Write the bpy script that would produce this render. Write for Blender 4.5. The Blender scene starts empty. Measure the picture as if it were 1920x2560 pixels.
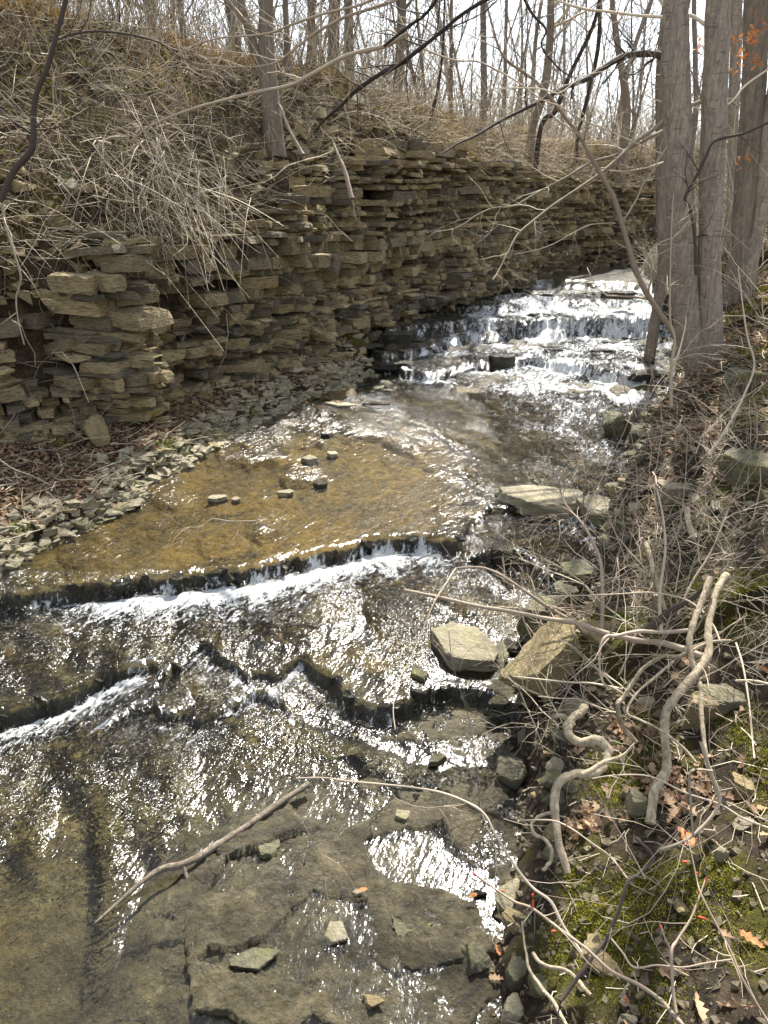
import bpy, math, random
import numpy as np
from mathutils import Vector, Matrix
R_ = math.radians
rnd = random.Random(7)
nr = np.random.RandomState(11)
scene = bpy.context.scene
COL = scene.collection

# ------------------------------------------------------------------ camera
H = 2.3; PITCH = R_(23.5); F = 1534.0; CX = 829.5; CY = 1106.0
SP, CP = math.sin(PITCH), math.cos(PITCH)
cam_d = bpy.data.cameras.new('camera'); cam = bpy.data.objects.new('camera', cam_d)
COL.objects.link(cam); scene.camera = cam
cam.location = (0, 0, H); cam.rotation_euler = (math.pi/2 - PITCH, 0, 0)
cam_d.sensor_fit = 'VERTICAL'; cam_d.sensor_height = 34.6; cam_d.lens = 24.0
cam_d.clip_start = 0.05; cam_d.clip_end = 1000

def ray(px, py):
    u = (px-CX)/F; v = (CY-py)/F
    return (u, CP+v*SP, -SP+v*CP)
def P(px, py, z):
    u, b, c = ray(px, py); t = (z-H)/c
    return (u*t, b*t, z)
def Q(px, py, dep):                      # point at camera depth dep
    u, b, c = ray(px, py)
    return (u*dep, b*dep, H+c*dep)

# ------------------------------------------------------------------ noise
def _h(ix, iy, iz, seed):
    n = (ix.astype(np.int64)*374761393 + iy.astype(np.int64)*668265263 + iz.astype(np.int64)*2147483647 + seed*1274126177) & 0xffffffff
    n = ((n ^ (n >> 13))*1274126177) & 0xffffffff
    n = (n ^ (n >> 16)) & 0xffffffff
    return n/4294967295.0
def vn3(x, y, z, seed=0):
    x = np.asarray(x, float); y = np.asarray(y, float); z = np.asarray(z, float)+0*x
    ix, iy, iz = np.floor(x), np.floor(y), np.floor(z)
    fx, fy, fz = x-ix, y-iy, z-iz
    fx = fx*fx*(3-2*fx); fy = fy*fy*(3-2*fy); fz = fz*fz*(3-2*fz)
    r = 0
    for a in (0, 1):
        for b in (0, 1):
            for c in (0, 1):
                w = (fx if a else 1-fx)*(fy if b else 1-fy)*(fz if c else 1-fz)
                r = r + w*_h(ix+a, iy+b, iz+c, seed)
    return r*2-1
def vn2(x, y, seed=0):
    x = np.asarray(x, float); y = np.asarray(y, float)
    ix, iy = np.floor(x), np.floor(y); fx, fy = x-ix, y-iy
    fx = fx*fx*(3-2*fx); fy = fy*fy*(3-2*fy); iz = np.zeros_like(ix)
    return (2*((_h(ix, iy, iz, seed)*(1-fx)+_h(ix+1, iy, iz, seed)*fx)*(1-fy)+(_h(ix, iy+1, iz, seed)*(1-fx)+_h(ix+1, iy+1, iz, seed)*fx)*fy)-1)
def fbm(x, y, s, octv=4, seed=0):
    a = 1.0; t = 0.0; n = 0.0
    for i in range(octv):
        n = n + a*vn2(x*s, y*s, seed+i*17); t += a; a *= 0.5; s *= 2.03
    return n/t
def cells(x, y, s, seed=0):              # (distance to cell border, random of the cell)
    x = x*s; y = y*s; ix, iy = np.floor(x), np.floor(y)
    d1 = np.full_like(x, 9.); d2 = np.full_like(x, 9.); rid = np.zeros_like(x)
    z = np.zeros_like(ix)
    for a in (-1, 0, 1):
        for b in (-1, 0, 1):
            jx, jy = ix+a, iy+b
            cx = jx+.1+.8*_h(jx, jy, z, seed); cy = jy+.1+.8*_h(jx, jy, z, seed+5)
            d = np.hypot(x-cx, y-cy); r = _h(jx, jy, z, seed+9)
            m = d < d1
            d2 = np.where(m, d1, np.minimum(d2, d)); rid = np.where(m, r, rid); d1 = np.where(m, d, d1)
    return (d2-d1)/s, rid
def sm(e0, e1, x):
    t = np.clip((x-e0)/(e1-e0), 0, 1); return t*t*(3-2*t)

# ------------------------------------------------------------------ ledges, edges, levels
def curve(pts):
    w = sorted([P(*p)[:2] for p in pts]); w = np.array(w)
    return w[:, 0], w[:, 1]
LED = {}
LED['n2'] = curve([(a, b, .12) for a, b in [(-500,1680),(0,1520),(100,1495),(180,1462),(250,1420),(335,1447),(350,1412),(430,1383),(490,1398),(540,1432),(590,1432),(650,1398),(700,1430),(735,1465),(770,1505),(840,1520),(890,1490),(950,1465),(1060,1480),(1150,1530),(1400,1640)]])
LED['n1'] = curve([(a, b, .27) for a, b in [(-500,1440),(0,1280),(100,1258),(200,1250),(330,1240),(420,1230),(520,1218),(600,1212),(640,1192),(760,1172),(790,1155),(900,1150),(985,1158),(1020,1118),(1055,1092),(1120,1085),(1190,1092),(1260,1112),(1340,1150),(1600,1260)]])
LED['n1b'] = curve([(a, b, .20) for a, b in [(600,1250),(1000,1200),(1040,1190),(1095,1172),(1130,1180),(1180,1215),(1230,1250),(1290,1285),(1500,1400)]])
LED['n2b'] = curve([(a, b, .03) for a, b in [(200,1560),(330,1500),(360,1532),(430,1550),(500,1502),(560,1492),(600,1504),(640,1540),(900,1650)]])
LED['t1'] = curve([(a, b, .45) for a, b in [(600,760),(780,775),(860,785),(920,800),(960,795),(1060,775),(1150,770),(1260,790),(1330,805),(1440,815),(1700,840)]])
LED['t2'] = curve([(a, b, .73) for a, b in [(650,715),(830,710),(880,700),(960,693),(1050,690),(1200,687),(1300,685),(1440,690),(1700,700)]])
LED['t3'] = curve([(a, b, .83) for a, b in [(850,668),(1000,658),(1080,662),(1200,650),(1400,655),(1700,660)]])
LED['t4'] = curve([(a, b, .95) for a, b in [(900,618),(1050,610),(1200,603),(1400,612),(1700,615)]])
XS = P(1005, 1180, .2)[0]
def led_y(k, x):
    a, b = LED[k]
    yl = np.interp(x, a, b)
    sc = {'n2': 1, 'n1': 1, 'n1b': 1, 'n2b': 1, 't1': 2.2, 't2': 2.0, 't3': 3, 't4': 2.5}[k]
    sd = 31+ord(k[0])+ord(k[1])
    r = (.035 if k[0] == 'n' else .085)*sc*fbm(x, x*0+len(k)*3.3, 4.0/sc, 3, sd)
    z0 = np.zeros_like(x)
    for fq, am in ((5.5, .045), (13., .028), (29., .012)):          # broken, blocky lip
        u = x*fq/sc**.8+.35*vn2(x*fq*1.7/sc, z0+.5, sd+3); c = np.floor(u)
        r = r+am*sc*((_h(c, z0, z0, sd+int(fq))-.5)+(_h(c, z0, z0, sd+int(fq)+7)-.5)*(u-c-.5)*1.6)
    return yl+r
KEYS = [('n2b', .045), ('n2', .045), ('r1', .065), ('n1b', .06), ('n1', .115), ('t1', .12), ('t0', .06), ('t2', .16), ('t2b', .12), ('t3', .10), ('t4', .12)]
def led(k, x):
    if k == 'r1': return led_y('n1', x)-.55+.06*vn2(x*2, x*0, 72)
    if k == 't0': return 7.35+.2*x*0+.15*vn2(x*2, x*0, 71)
    if k == 't2b':
        y = led_y('t2', x); return y - .12 - .75*sm(1.9, .3, x) - .12*vn2(x*5, x*0, 77)
    return led_y(k, x)
def amp(k, a, x):
    if k == 'n1': return a*(1-.53*sm(XS-.1, XS+.1, x))
    if k == 'n1b': return a*sm(XS-.1, XS+.1, x)
    if k == 'n2b': return a*sm(-1.5, -1.2, x)*sm(-.3, -.6, x)
    if k == 'n2':  return a + .045*(1-sm(-1.5, -1.2, x)*sm(-.3, -.6, x))
    return a + 0*x
LYC = {}
def level(x, y, shift=0., w=.012):
    z = np.zeros_like(x)
    for k, a in KEYS:
        yl = led(k, x) - shift
        ww = w*(1 if k[0] == 'n' else 3)+(.7 if k == 't0' else .38 if k == 'r1' else 0)
        z = z + amp(k, a, x)*sm(-ww, ww, y-yl)
    return z
def edge(pts, ext):
    w = sorted([(P(*p)[1], P(*p)[0]) for p in pts] + [(y, x) for x, y in ext]); w = np.array(w); return w[:, 0], w[:, 1]
ER = edge([(1085,2212,0),(1065,2100,0),(1095,1950,0),(1120,1800,0),(1135,1700,0),(1110,1600,0),(1110,1470,.12),(1220,1340,.12),(1290,1270,.2),(1295,1180,.2),(1300,1090,.27),(1345,1030,.27),(1365,960,.27),(1430,880,.27),(1455,840,.27),(1455,790,.45),(1450,740,.45),(1440,680,.73),(1395,600,.95),(1375,562,.95)], [(-.5,-2),(.1,.8),(7.5,21),(13,26),(30,60)])
EL = edge([(0,1225,.27),(60,1182,.27),(130,1150,.27),(260,1095,.27),(300,1045,.27),(420,985,.27),(480,945,.27),(560,905,.27),(640,872,.27),(720,862,.27),(770,830,.27),(800,800,.27),(745,768,.45),(800,722,.65)], [(-6,-2),(-3.6,2.5),(1.0,12.1),(2.8,15.2),(5.7,18.8),(9,21.5),(13,22.5),(30,30)])
def eR(y): return np.interp(y, *ER) + .06*fbm(y, y*0+3, 2.5, 3, 5)
def eL(y): return np.interp(y, *EL) + .05*fbm(y, y*0+9, 3, 3, 6)

# cliff base line
CB = [(-14,-3),(-9,.8),(-6,3.1),(-4.4,4.45),(-3.1,5.4),(-2.5,5.95),(-1.6,7.3),(-.9,8.6),(-.2,10),(.55,11.1),(1.3,12.1),(2.1,13.5),(3.05,15.2),(4.3,17),(5.8,18.5),(8.5,20.6),(12,22.3),(22,25),(60,30)]
def catmull(p, n=8):
    p = [np.array(q, float) for q in p]; o = []
    for i in range(len(p)-1):
        a = p[max(i-1, 0)]; b = p[i]; c = p[i+1]; d = p[min(i+2, len(p)-1)]
        for j in range(n):
            t = j/n
            o.append(.5*((2*b)+(c-a)*t+(2*a-5*b+4*c-d)*t*t+(3*b-a-3*c+d)*t**3))
    o.append(p[-1]); return np.array(o)
CL = catmull(CB, 5)
def cliff_d(x, y):                       # signed distance (+ behind the rock face), y of nearest base point
    best = np.full(x.shape, 1e9); sg = np.zeros(x.shape); by = np.zeros(x.shape)
    for i in range(len(CL)-1):
        ax, ay = CL[i]; bx, b_y = CL[i+1]; dx, dy = bx-ax, b_y-ay; L2 = dx*dx+dy*dy
        t = np.clip(((x-ax)*dx+(y-ay)*dy)/L2, 0, 1)
        ex = x-ax-t*dx; ey = y-ay-t*dy; dd = ex*ex+ey*ey
        m = dd < best
        best = np.where(m, dd, best); sg = np.where(m, np.sign(dx*ey-dy*ex), sg); by = np.where(m, ay+t*dy, by)
    return np.sqrt(best)*np.where(sg == 0, 1, sg), by
def rocktop(by): return np.interp(by, [0,5.9,7.5,8.8,10.5,12,14,20], [1.75,1.93,2.02,2.4,3.25,3.1,2.8,2.65]) + .15*fbm(by, by*0+1, 1.6, 3, 41)
def ridge_z(by): return np.interp(by, [0,5.9,7.3,10,12,14.5,20], [3.8,3.95,4.12,4.02,3.8,3.6,3.6]) + .18*fbm(by, by*0+4, 1.1, 3, 43)
def ridge_d(by): return np.interp(by, [0,7.3,10,12,15,20,40], [2.5,2.4,1.8,1.4,.95,1.0,1.5])
_xr = sorted([P(*p, 0)[:2][::-1] for p in [(930,1540),(820,1580),(600,1690),(420,1840),(300,2000),(230,2200)]])
XR_ = lambda y: np.interp(y, [a[0] for a in _xr], [a[1] for a in _xr])
MOUNDS = [P(a, b, .27)[:2]+(r,) for a, b, r in [(668,1000,.15),(718,986,.13),(620,1072,.15),(700,946,.13),(486,1082,.17),(693,1052,.14),(735,882,.2)]]
def region(x, y):
    d, by = cliff_d(x, y)
    return d, by, eL(y), eR(y)
def ground(x, y, full=False):
    x = np.asarray(x, float); y = np.asarray(y, float)
    d, by, el, er = region(x, y)
    lv = level(x, y)
    # bed
    m = np.minimum(x-el, er-x)
    shal = sm(-.12, .12, x-XR_(y))*sm(3.2, 2.75, y)
    dep = .015+.04*sm(0, .6, m)
    dep = dep*(1-shal)+(-.003+.020*fbm(x, y, 3.2, 3, 35))*shal
    for mx, my, mr in MOUNDS: dep = dep-(dep-.004)*np.exp(-((x-mx)**2+(y-my)**2)/mr**2)
    cb, cr = cells(x+.20*fbm(x, y, 2.5, 5, 3), y*1.15+.20*fbm(x, y, 2.5, 5, 4), 3.3, 12)
    cb2, cr2 = cells(x+.06*fbm(x, y, 4, 2, 3), y+.06*fbm(x, y, 4, 2, 4), 6.0, 15)
    casc = sm(7.2, 8.2, y)*sm(14.5, 13, y)
    rough = .030*(cr-.5)*(.35+1.0*shal+2.2*casc) - .024*np.exp(-cb/.008)*(.35+shal)*sm(-.35, .25, fbm(x, y, 2.3, 2, 28)) - .010*np.exp(-cb2/.006)*shal*sm(-.1, .3, fbm(x, y, 3.1, 2, 29)) + (.011*fbm(x, y, 22, 3, 25)+.004*fbm(x, y, 60, 2, 26))*(shal+.3) + .014*fbm(x, y, 7, 4, 21)*(1+1.2*casc) + .012*(cr2-.5)*(.5+casc*2)
    bed = lv - dep + rough
    bed = bed + .05*sm(.62, .8, vn2(x*2.6, y*2.1, 88)*.5+.5)*casc
    # left bank
    e = np.maximum(el-x, 0); c = np.maximum(-d, 0.001)
    t = e/(e+c)
    lb = level(np.maximum(x, el), y) + .0 + .09*sm(0, .1, e) + .22*t + .03*fbm(x, y, 5, 3, 51)
    # right bank
    dx = np.maximum(x-er, 0); far = sm(4.5, 6.5, y)
    lv2 = level(np.minimum(x, er), y)
    near_r = .10*(1-np.exp(-dx/.05)) + .50*np.minimum(dx, 1.5) + .15*np.maximum(dx-1.5, 0)
    far_r = .38*(1-np.exp(-dx/.16)) + .48*np.minimum(dx, 1.9) + .12*np.minimum(np.maximum(dx-1.9, 0), 20)
    amp_r = sm(0, .3, dx)
    rb = lv2 + near_r*(1-far)+far_r*far + amp_r*(.10*fbm(x, y, 1.5, 5, 61)+.03*fbm(x, y, 9, 3, 62))
    z = np.where(x < el, lb, np.where(x > er, rb, bed))
    # hill
    zt = rocktop(by); zg = ridge_z(by); wd = ridge_d(by)
    foot = lb
    u = np.clip((d-.36)/(wd-.36), 0, 1)
    hill = zt + (zg-zt)*(1-(1-u)**1.35) + .10*fbm(x, y, 1.7, 5, 71)*sm(0, .4, d-.3) + .05*np.minimum(np.maximum(d-wd, 0), 12)
    zz = np.where(d < .2, foot, foot+(hill-foot)*sm(.2, .34, d))
    z = np.where(d > 0, zz, z)
    return (z, d, el, er, shal, casc) if full else z
def G(px, py, lift=0.):
    t = np.geomspace(.7, 60, 900); u, b, c = ray(px, py)
    zz = ground(u*t, b*t); h = H+c*t
    i = np.argmax(h <= zz+lift) if (h <= zz+lift).any() else len(t)-1
    return (u*t[i], b*t[i], zz[i]+lift)

# ------------------------------------------------------------------ mesh helpers
def mesh_np(name, v, q, tri=None, smooth=True):
    me = bpy.data.meshes.new(name); v = np.asarray(v, np.float32)
    q = np.asarray(q, np.int32) if q is not None else np.zeros((0, 4), np.int32)
    tri = np.asarray(tri, np.int32) if tri is not None else np.zeros((0, 3), np.int32)
    me.vertices.add(len(v)); me.vertices.foreach_set('co', v.ravel())
    me.loops.add(q.size+tri.size); me.loops.foreach_set('vertex_index', np.concatenate([q.ravel(), tri.ravel()]))
    n = len(q)+len(tri); me.polygons.add(n)
    st = np.concatenate([np.arange(len(q))*4, q.size+np.arange(len(tri))*3]).astype(np.int32)
    me.polygons.foreach_set('loop_start', st)
    me.update(calc_edges=True)
    me.polygons.foreach_set('use_smooth', np.full(n, smooth, bool))
    me.validate()
    return me
def link(name, me, mat=None, parent=None, **props):
    o = bpy.data.objects.new(name, me); COL.objects.link(o)
    if mat is not None and not me.materials: me.materials.append(mat)
    if parent is not None: o.parent = parent
    for k, v in props.items():
        if v is not None: o[k] = v
    return o
def vattr(me, name, a):
    a = np.asarray(a, np.float32)
    if a.ndim == 1:
        at = me.attributes.new(name, 'FLOAT', 'POINT'); at.data.foreach_set('value', a)
    else:
        at = me.attributes.new(name, 'FLOAT_VECTOR', 'POINT'); at.data.foreach_set('vector', a.ravel())
def empty(name, loc, label, cat, group=None):
    o = bpy.data.objects.new(name, None); COL.objects.link(o); o.location = loc; o.empty_display_size = .05
    o['label'] = label; o['category'] = cat
    if group: o['group'] = group
    return o
class Tubes:
    def __init__(s): s.v = []; s.q = []; s.n = 0; s.c = []
    def add(s, pts, rad, k=5, col=None):
        p = np.asarray(pts, float); n = len(p)
        r = np.asarray(rad, float)
        if r.ndim == 0 or r.size == 1: r = np.full(n, float(r))
        if len(r) == 2 and n != 2: r = np.linspace(r[0], r[1], n)
        t = np.empty_like(p); t[1:-1] = p[2:]-p[:-2]; t[0] = p[1]-p[0]; t[-1] = p[-1]-p[-2]
        t /= np.linalg.norm(t, axis=1, keepdims=True)+1e-9
        m = t.mean(0); ref = np.array([1., 0, 0]) if abs(m[0]) < .6*np.linalg.norm(m)+1e-9 else np.array([0, 0, 1.])
        if abs(m[0]) >= .6*np.linalg.norm(m) and abs(m[2]) > .75*np.linalg.norm(m): ref = np.array([0, 1., 0])
        a = np.cross(t, ref); a /= np.linalg.norm(a, axis=1, keepdims=True)+1e-9
        b = np.cross(t, a)
        ang = np.arange(k)*2*np.pi/k
        ring = p[:, None]+r[:, None, None]*(a[:, None]*np.cos(ang)[None, :, None]+b[:, None]*np.sin(ang)[None, :, None])
        s.v.append(ring.reshape(-1, 3))
        i = np.arange(n-1)[:, None]*k; j = np.arange(k)[None]; j2 = (j+1) % k
        q = np.stack([i+j, i+j2, i+k+j2, i+k+j], -1).reshape(-1, 4)+s.n
        s.q.append(q)
        if k == 4:
            s.q.append(np.array([[0, 3, 2, 1]])+s.n); s.q.append(np.array([[0, 1, 2, 3]])+s.n+(n-1)*k)
        s.c.append(np.full(n*k, 0.5 if col is None else col)); s.n += n*k
    def mesh(s, name):
        me = mesh_np(name, np.concatenate(s.v), np.concatenate(s.q)); vattr(me, 'tint', np.concatenate(s.c)); return me
def spline(pts, n=6):
    p = [np.array(q, float) for q in pts]
    if len(p) < 3: return np.array([p[0]+(p[-1]-p[0])*i/n for i in range(n+1)])
    o = []
    for i in range(len(p)-1):
        a = p[max(i-1, 0)]; b = p[i]; c = p[i+1]; d = p[min(i+2, len(p)-1)]
        for j in range(n):
            t = j/n; o.append(.5*((2*b)+(c-a)*t+(2*a-5*b+4*c-d)*t*t+(3*b-a-3*c+d)*t**3))
    o.append(p[-1]); return np.array(o)

# ------------------------------------------------------------------ materials
def mat(name):
    m = bpy.data.materials.new(name); m.use_nodes = True; nt = m.node_tree; nt.nodes.clear()
    return m, nt, nt.nodes, nt.links
def N(nt, typ, **kw):
    n = nt.nodes.new(typ)
    for k, v in kw.items():
        if k.startswith('i_'):
            key = k[2:].replace('_', ' ')
            n.inputs[key].default_value = v
        else: setattr(n, k, v)
    return n
def ramp(nt, stops, fac, interp='LINEAR'):
    n = nt.nodes.new('ShaderNodeValToRGB'); n.color_ramp.interpolation = interp
    e = n.color_ramp.elements
    while len(e) < len(stops): e.new(.5)
    for i, (p, c) in enumerate(stops):
        e[i].position = p; e[i].color = (*c, 1) if len(c) == 3 else c
    nt.links.new(fac, n.inputs[0]); return n.outputs[0]
def noise(nt, scale, detail=4, rough=.6, vec=None, dist=0.):
    n = N(nt, 'ShaderNodeTexNoise'); n.inputs['Scale'].default_value = scale; n.inputs['Detail'].default_value = detail
    n.inputs['Roughness'].default_value = rough; n.inputs['Distortion'].default_value = dist
    if vec is not None: nt.links.new(vec, n.inputs['Vector'])
    return n.outputs['Fac']
def mth(nt, op, a, b=None, c=None, clamp=False):
    n = nt.nodes.new('ShaderNodeMath'); n.operation = op; n.use_clamp = clamp
    for i, x in enumerate((a, b, c)):
        if x is None: continue
        if isinstance(x, (int, float)): n.inputs[i].default_value = x
        else: nt.links.new(x, n.inputs[i])
    return n.outputs[0]
def mix(nt, fac, a, b, mode='MIX'):
    n = nt.nodes.new('ShaderNodeMix'); n.data_type = 'RGBA'; n.blend_type = mode
    for s, x in ((n.inputs[0], fac), (n.inputs[6], a), (n.inputs[7], b)):
        if isinstance(x, (int, float)): s.default_value = x
        elif isinstance(x, tuple): s.default_value = (*x, 1) if len(x) == 3 else x
        else: nt.links.new(x, s)
    return n.outputs[2]
def attr(nt, name):
    n = nt.nodes.new('ShaderNodeAttribute'); n.attribute_name = name; return n
def objco(nt, scale=(1, 1, 1), rot=(0, 0, 0), world=False):
    if world: o = N(nt, 'ShaderNodeNewGeometry').outputs['Position']
    else: o = N(nt, 'ShaderNodeTexCoord').outputs['Object']
    if any(rot):                          # turn first, stretch afterwards
        m0 = N(nt, 'ShaderNodeMapping'); m0.inputs['Rotation'].default_value = rot; nt.links.new(o, m0.inputs[0]); o = m0.outputs[0]; rot = (0, 0, 0)
    m = N(nt, 'ShaderNodeMapping'); m.inputs['Scale'].default_value = scale; m.inputs['Rotation'].default_value = rot
    nt.links.new(o, m.inputs[0]); return m.outputs[0]
def bump(nt, h, strength, dist, normal=None):
    b = N(nt, 'ShaderNodeBump'); b.inputs['Strength'].default_value = strength; b.inputs['Distance'].default_value = dist
    nt.links.new(h, b.inputs['Height'])
    if normal is not None: nt.links.new(normal, b.inputs['Normal'])
    return b.outputs[0]
def principled(nt, col, rough, nrm=None, spec=.5):
    p = N(nt, 'ShaderNodeBsdfPrincipled'); o = N(nt, 'ShaderNodeOutputMaterial')
    for s, x in ((p.inputs['Base Color'], col), (p.inputs['Roughness'], rough), (p.inputs['Specular IOR Level'], spec)):
        if isinstance(x, (int, float)): s.default_value = x
        elif isinstance(x, tuple): s.default_value = (*x, 1)
        else: nt.links.new(x, s)
    if nrm is not None: nt.links.new(nrm, p.inputs['Normal'])
    nt.links.new(p.outputs[0], o.inputs[0]); return p

def m_cliff():
    m, nt, _, L = mat('limestone_cliff')
    w = objco(nt, world=True); ws = objco(nt, (1, 1, 7), world=True)
    t = attr(nt, 'tint').outputs['Fac']
    c1 = ramp(nt, [(0, (.14, .12, .09)), (.3, (.33, .26, .155)), (.6, (.58, .445, .215)), (1, (.78, .62, .33))], t)
    c2 = ramp(nt, [(.35, (.13, .12, .105)), (.5, (.30, .25, .17)), (.68, (.46, .38, .23))], noise(nt, 3.5, 8, .7, w))
    c = mix(nt, .28, c1, c2)
    c = mix(nt, ramp(nt, [(.50, (0,)*3), (.60, (.9,)*3)], noise(nt, 16, 7, .75, ws)), c, (.10, .095, .085))
    c = mix(nt, ramp(nt, [(.60, (0,)*3), (.66, (.6,)*3)], noise(nt, 34, 6, .75, w)), c, (.62, .54, .36))
    c = mix(nt, ramp(nt, [(.60, (0,)*3), (.70, (.75,)*3)], noise(nt, 1.6, 6, .7, w)), c, (.42, .33, .07))
    h = mth(nt, 'ADD', noise(nt, 30, 8, .75, w), mth(nt, 'MULTIPLY', noise(nt, 14, 5, .6, ws), 1.5))
    principled(nt, c, .8, bump(nt, h, 1., .03), .3); return m
def m_stone(name, a, b, lich=(.42, .42, .16), amt=.6, rough=.75, dry=1.):
    m, nt, _, L = mat(name); w = objco(nt, world=True)
    oi = N(nt, 'ShaderNodeObjectInfo').outputs['Random']
    c = ramp(nt, [(.36, a), (.62, b)], noise(nt, 13, 9, .75, w))
    c = mix(nt, mth(nt, 'MULTIPLY', oi, .5), c, tuple(x*.5 for x in a))
    wv = objco(nt, world=True)
    c = mix(nt, mth(nt, 'MULTIPLY', ramp(nt, [(.5, (0,)*3), (.62, (1,)*3)], noise(nt, 7, 7, .75, wv)), amt), c, lich)
    c = mix(nt, mth(nt, 'MULTIPLY', ramp(nt, [(.55, (0,)*3), (.66, (1,)*3)], noise(nt, 22, 7, .75, wv)), .6), c, tuple(x*.35 for x in b))
    ws = objco(nt, (1, 1, 5), world=True)
    h = mth(nt, 'ADD', noise(nt, 70, 8, .8, w), mth(nt, 'MULTIPLY', noise(nt, 18, 6, .65, ws), 1.6))
    principled(nt, c, rough, bump(nt, h, 1., .02), .35); return m
def m_bed():
    m, nt, _, L = mat('stream_bed_rock'); w = objco(nt, world=True)
    ws = objco(nt, (1.0, .45, 1), (0, 0, R_(26)), world=True)
    gold = ramp(nt, [(.3, (.035, .022, .004)), (.48, (.115, .070, .010)), (.62, (.22, .135, .021)), (.8, (.08, .052, .013))], noise(nt, 3.0, 9, .72, w))
    gold = mix(nt, ramp(nt, [(.53, (0,)*3), (.62, (.9,)*3)], noise(nt, 13, 6, .7, ws)), gold, (.022, .017, .010))
    grey = ramp(nt, [(.34, (.035, .031, .016)), (.48, (.10, .086, .040)), (.58, (.175, .152, .072)), (.7, (.29, .25, .13))], noise(nt, 5, 9, .72, w))
    grey = mix(nt, ramp(nt, [(.55, (0,)*3), (.65, (.8,)*3)], noise(nt, 9, 6, .7, ws)), grey, (.12, .10, .03))
    grey = mix(nt, ramp(nt, [(.52, (0,)*3), (.6, (.85,)*3)], noise(nt, 48, 6, .75, w)), grey, (.018, .017, .014))
    gold = mix(nt, ramp(nt, [(.56, (0,)*3), (.62, (.8,)*3)], noise(nt, 55, 5, .7, ws)), gold, (.32, .22, .07))
    c = mix(nt, attr(nt, 'grey').outputs['Fac'], gold, grey)
    mud = ramp(nt, [(.36, (.026, .022, .014)), (.5, (.082, .069, .040)), (.62, (.145, .122, .072)), (.72, (.24, .20, .12))], noise(nt, 7, 10, .78, w))
    c = mix(nt, attr(nt, 'mud').outputs['Fac'], c, mud)
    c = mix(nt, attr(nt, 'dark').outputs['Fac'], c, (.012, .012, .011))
    h = mth(nt, 'ADD', noise(nt, 45, 8, .75, w), mth(nt, 'MULTIPLY', noise(nt, 9, 6, .65, w), 2.2))
    r = ramp(nt, [(.35, (.25,)*3), (.65, (.65,)*3)], noise(nt, 20, 4, .6, w))
    principled(nt, c, r, bump(nt, h, .9, .028), .45); return m
def m_soil():
    m, nt, _, L = mat('bank_soil'); w = objco(nt, world=True)
    c = ramp(nt, [(.3, (.022, .016, .011)), (.5, (.06, .045, .03)), (.62, (.13, .10, .065)), (.75, (.05, .045, .03))], noise(nt, 14, 9, .75, w))
    c = mix(nt, ramp(nt, [(.52, (0,)*3), (.6, (1,)*3)], noise(nt, 2.2, 7, .7, w)), c, mix(nt, noise(nt, 90, 3, .6, w), (.04, .045, .01), (.17, .15, .03)))
    v = N(nt, 'ShaderNodeTexVoronoi'); v.inputs['Scale'].default_value = 55; L.new(w, v.inputs['Vector'])
    peb = ramp(nt, [(.10, (1,)*3), (.2, (0,)*3)], v.outputs['Distance'])
    c = mix(nt, mth(nt, 'MULTIPLY', peb, .5), c, (.22, .18, .11))
    h = mth(nt, 'ADD', noise(nt, 60, 8, .8, w), mth(nt, 'MULTIPLY', noise(nt, 12, 6, .7, w), 2.))
    principled(nt, c, .9, bump(nt, h, 1, .03), .2); return m
def m_hill():
    m, nt, _, L = mat('hillside_soil'); w = objco(nt, world=True)
    c = ramp(nt, [(.3, (.035, .027, .017)), (.5, (.12, .09, .055)), (.62, (.22, .165, .10)), (.75, (.09, .07, .04))], noise(nt, 9, 9, .78, w))
    c = mix(nt, ramp(nt, [(.55, (0,)*3), (.64, (.9,)*3)], noise(nt, 1.1, 8, .72, w)), c, mix(nt, noise(nt, 40, 3, .6, w), (.05, .05, .012), (.21, .17, .03)))
    h = mth(nt, 'ADD', noise(nt, 40, 8, .8, w), mth(nt, 'MULTIPLY', noise(nt, 7, 6, .7, w), 2.5))
    principled(nt, c, .95, bump(nt, h, 1, .05), .1); return m
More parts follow.
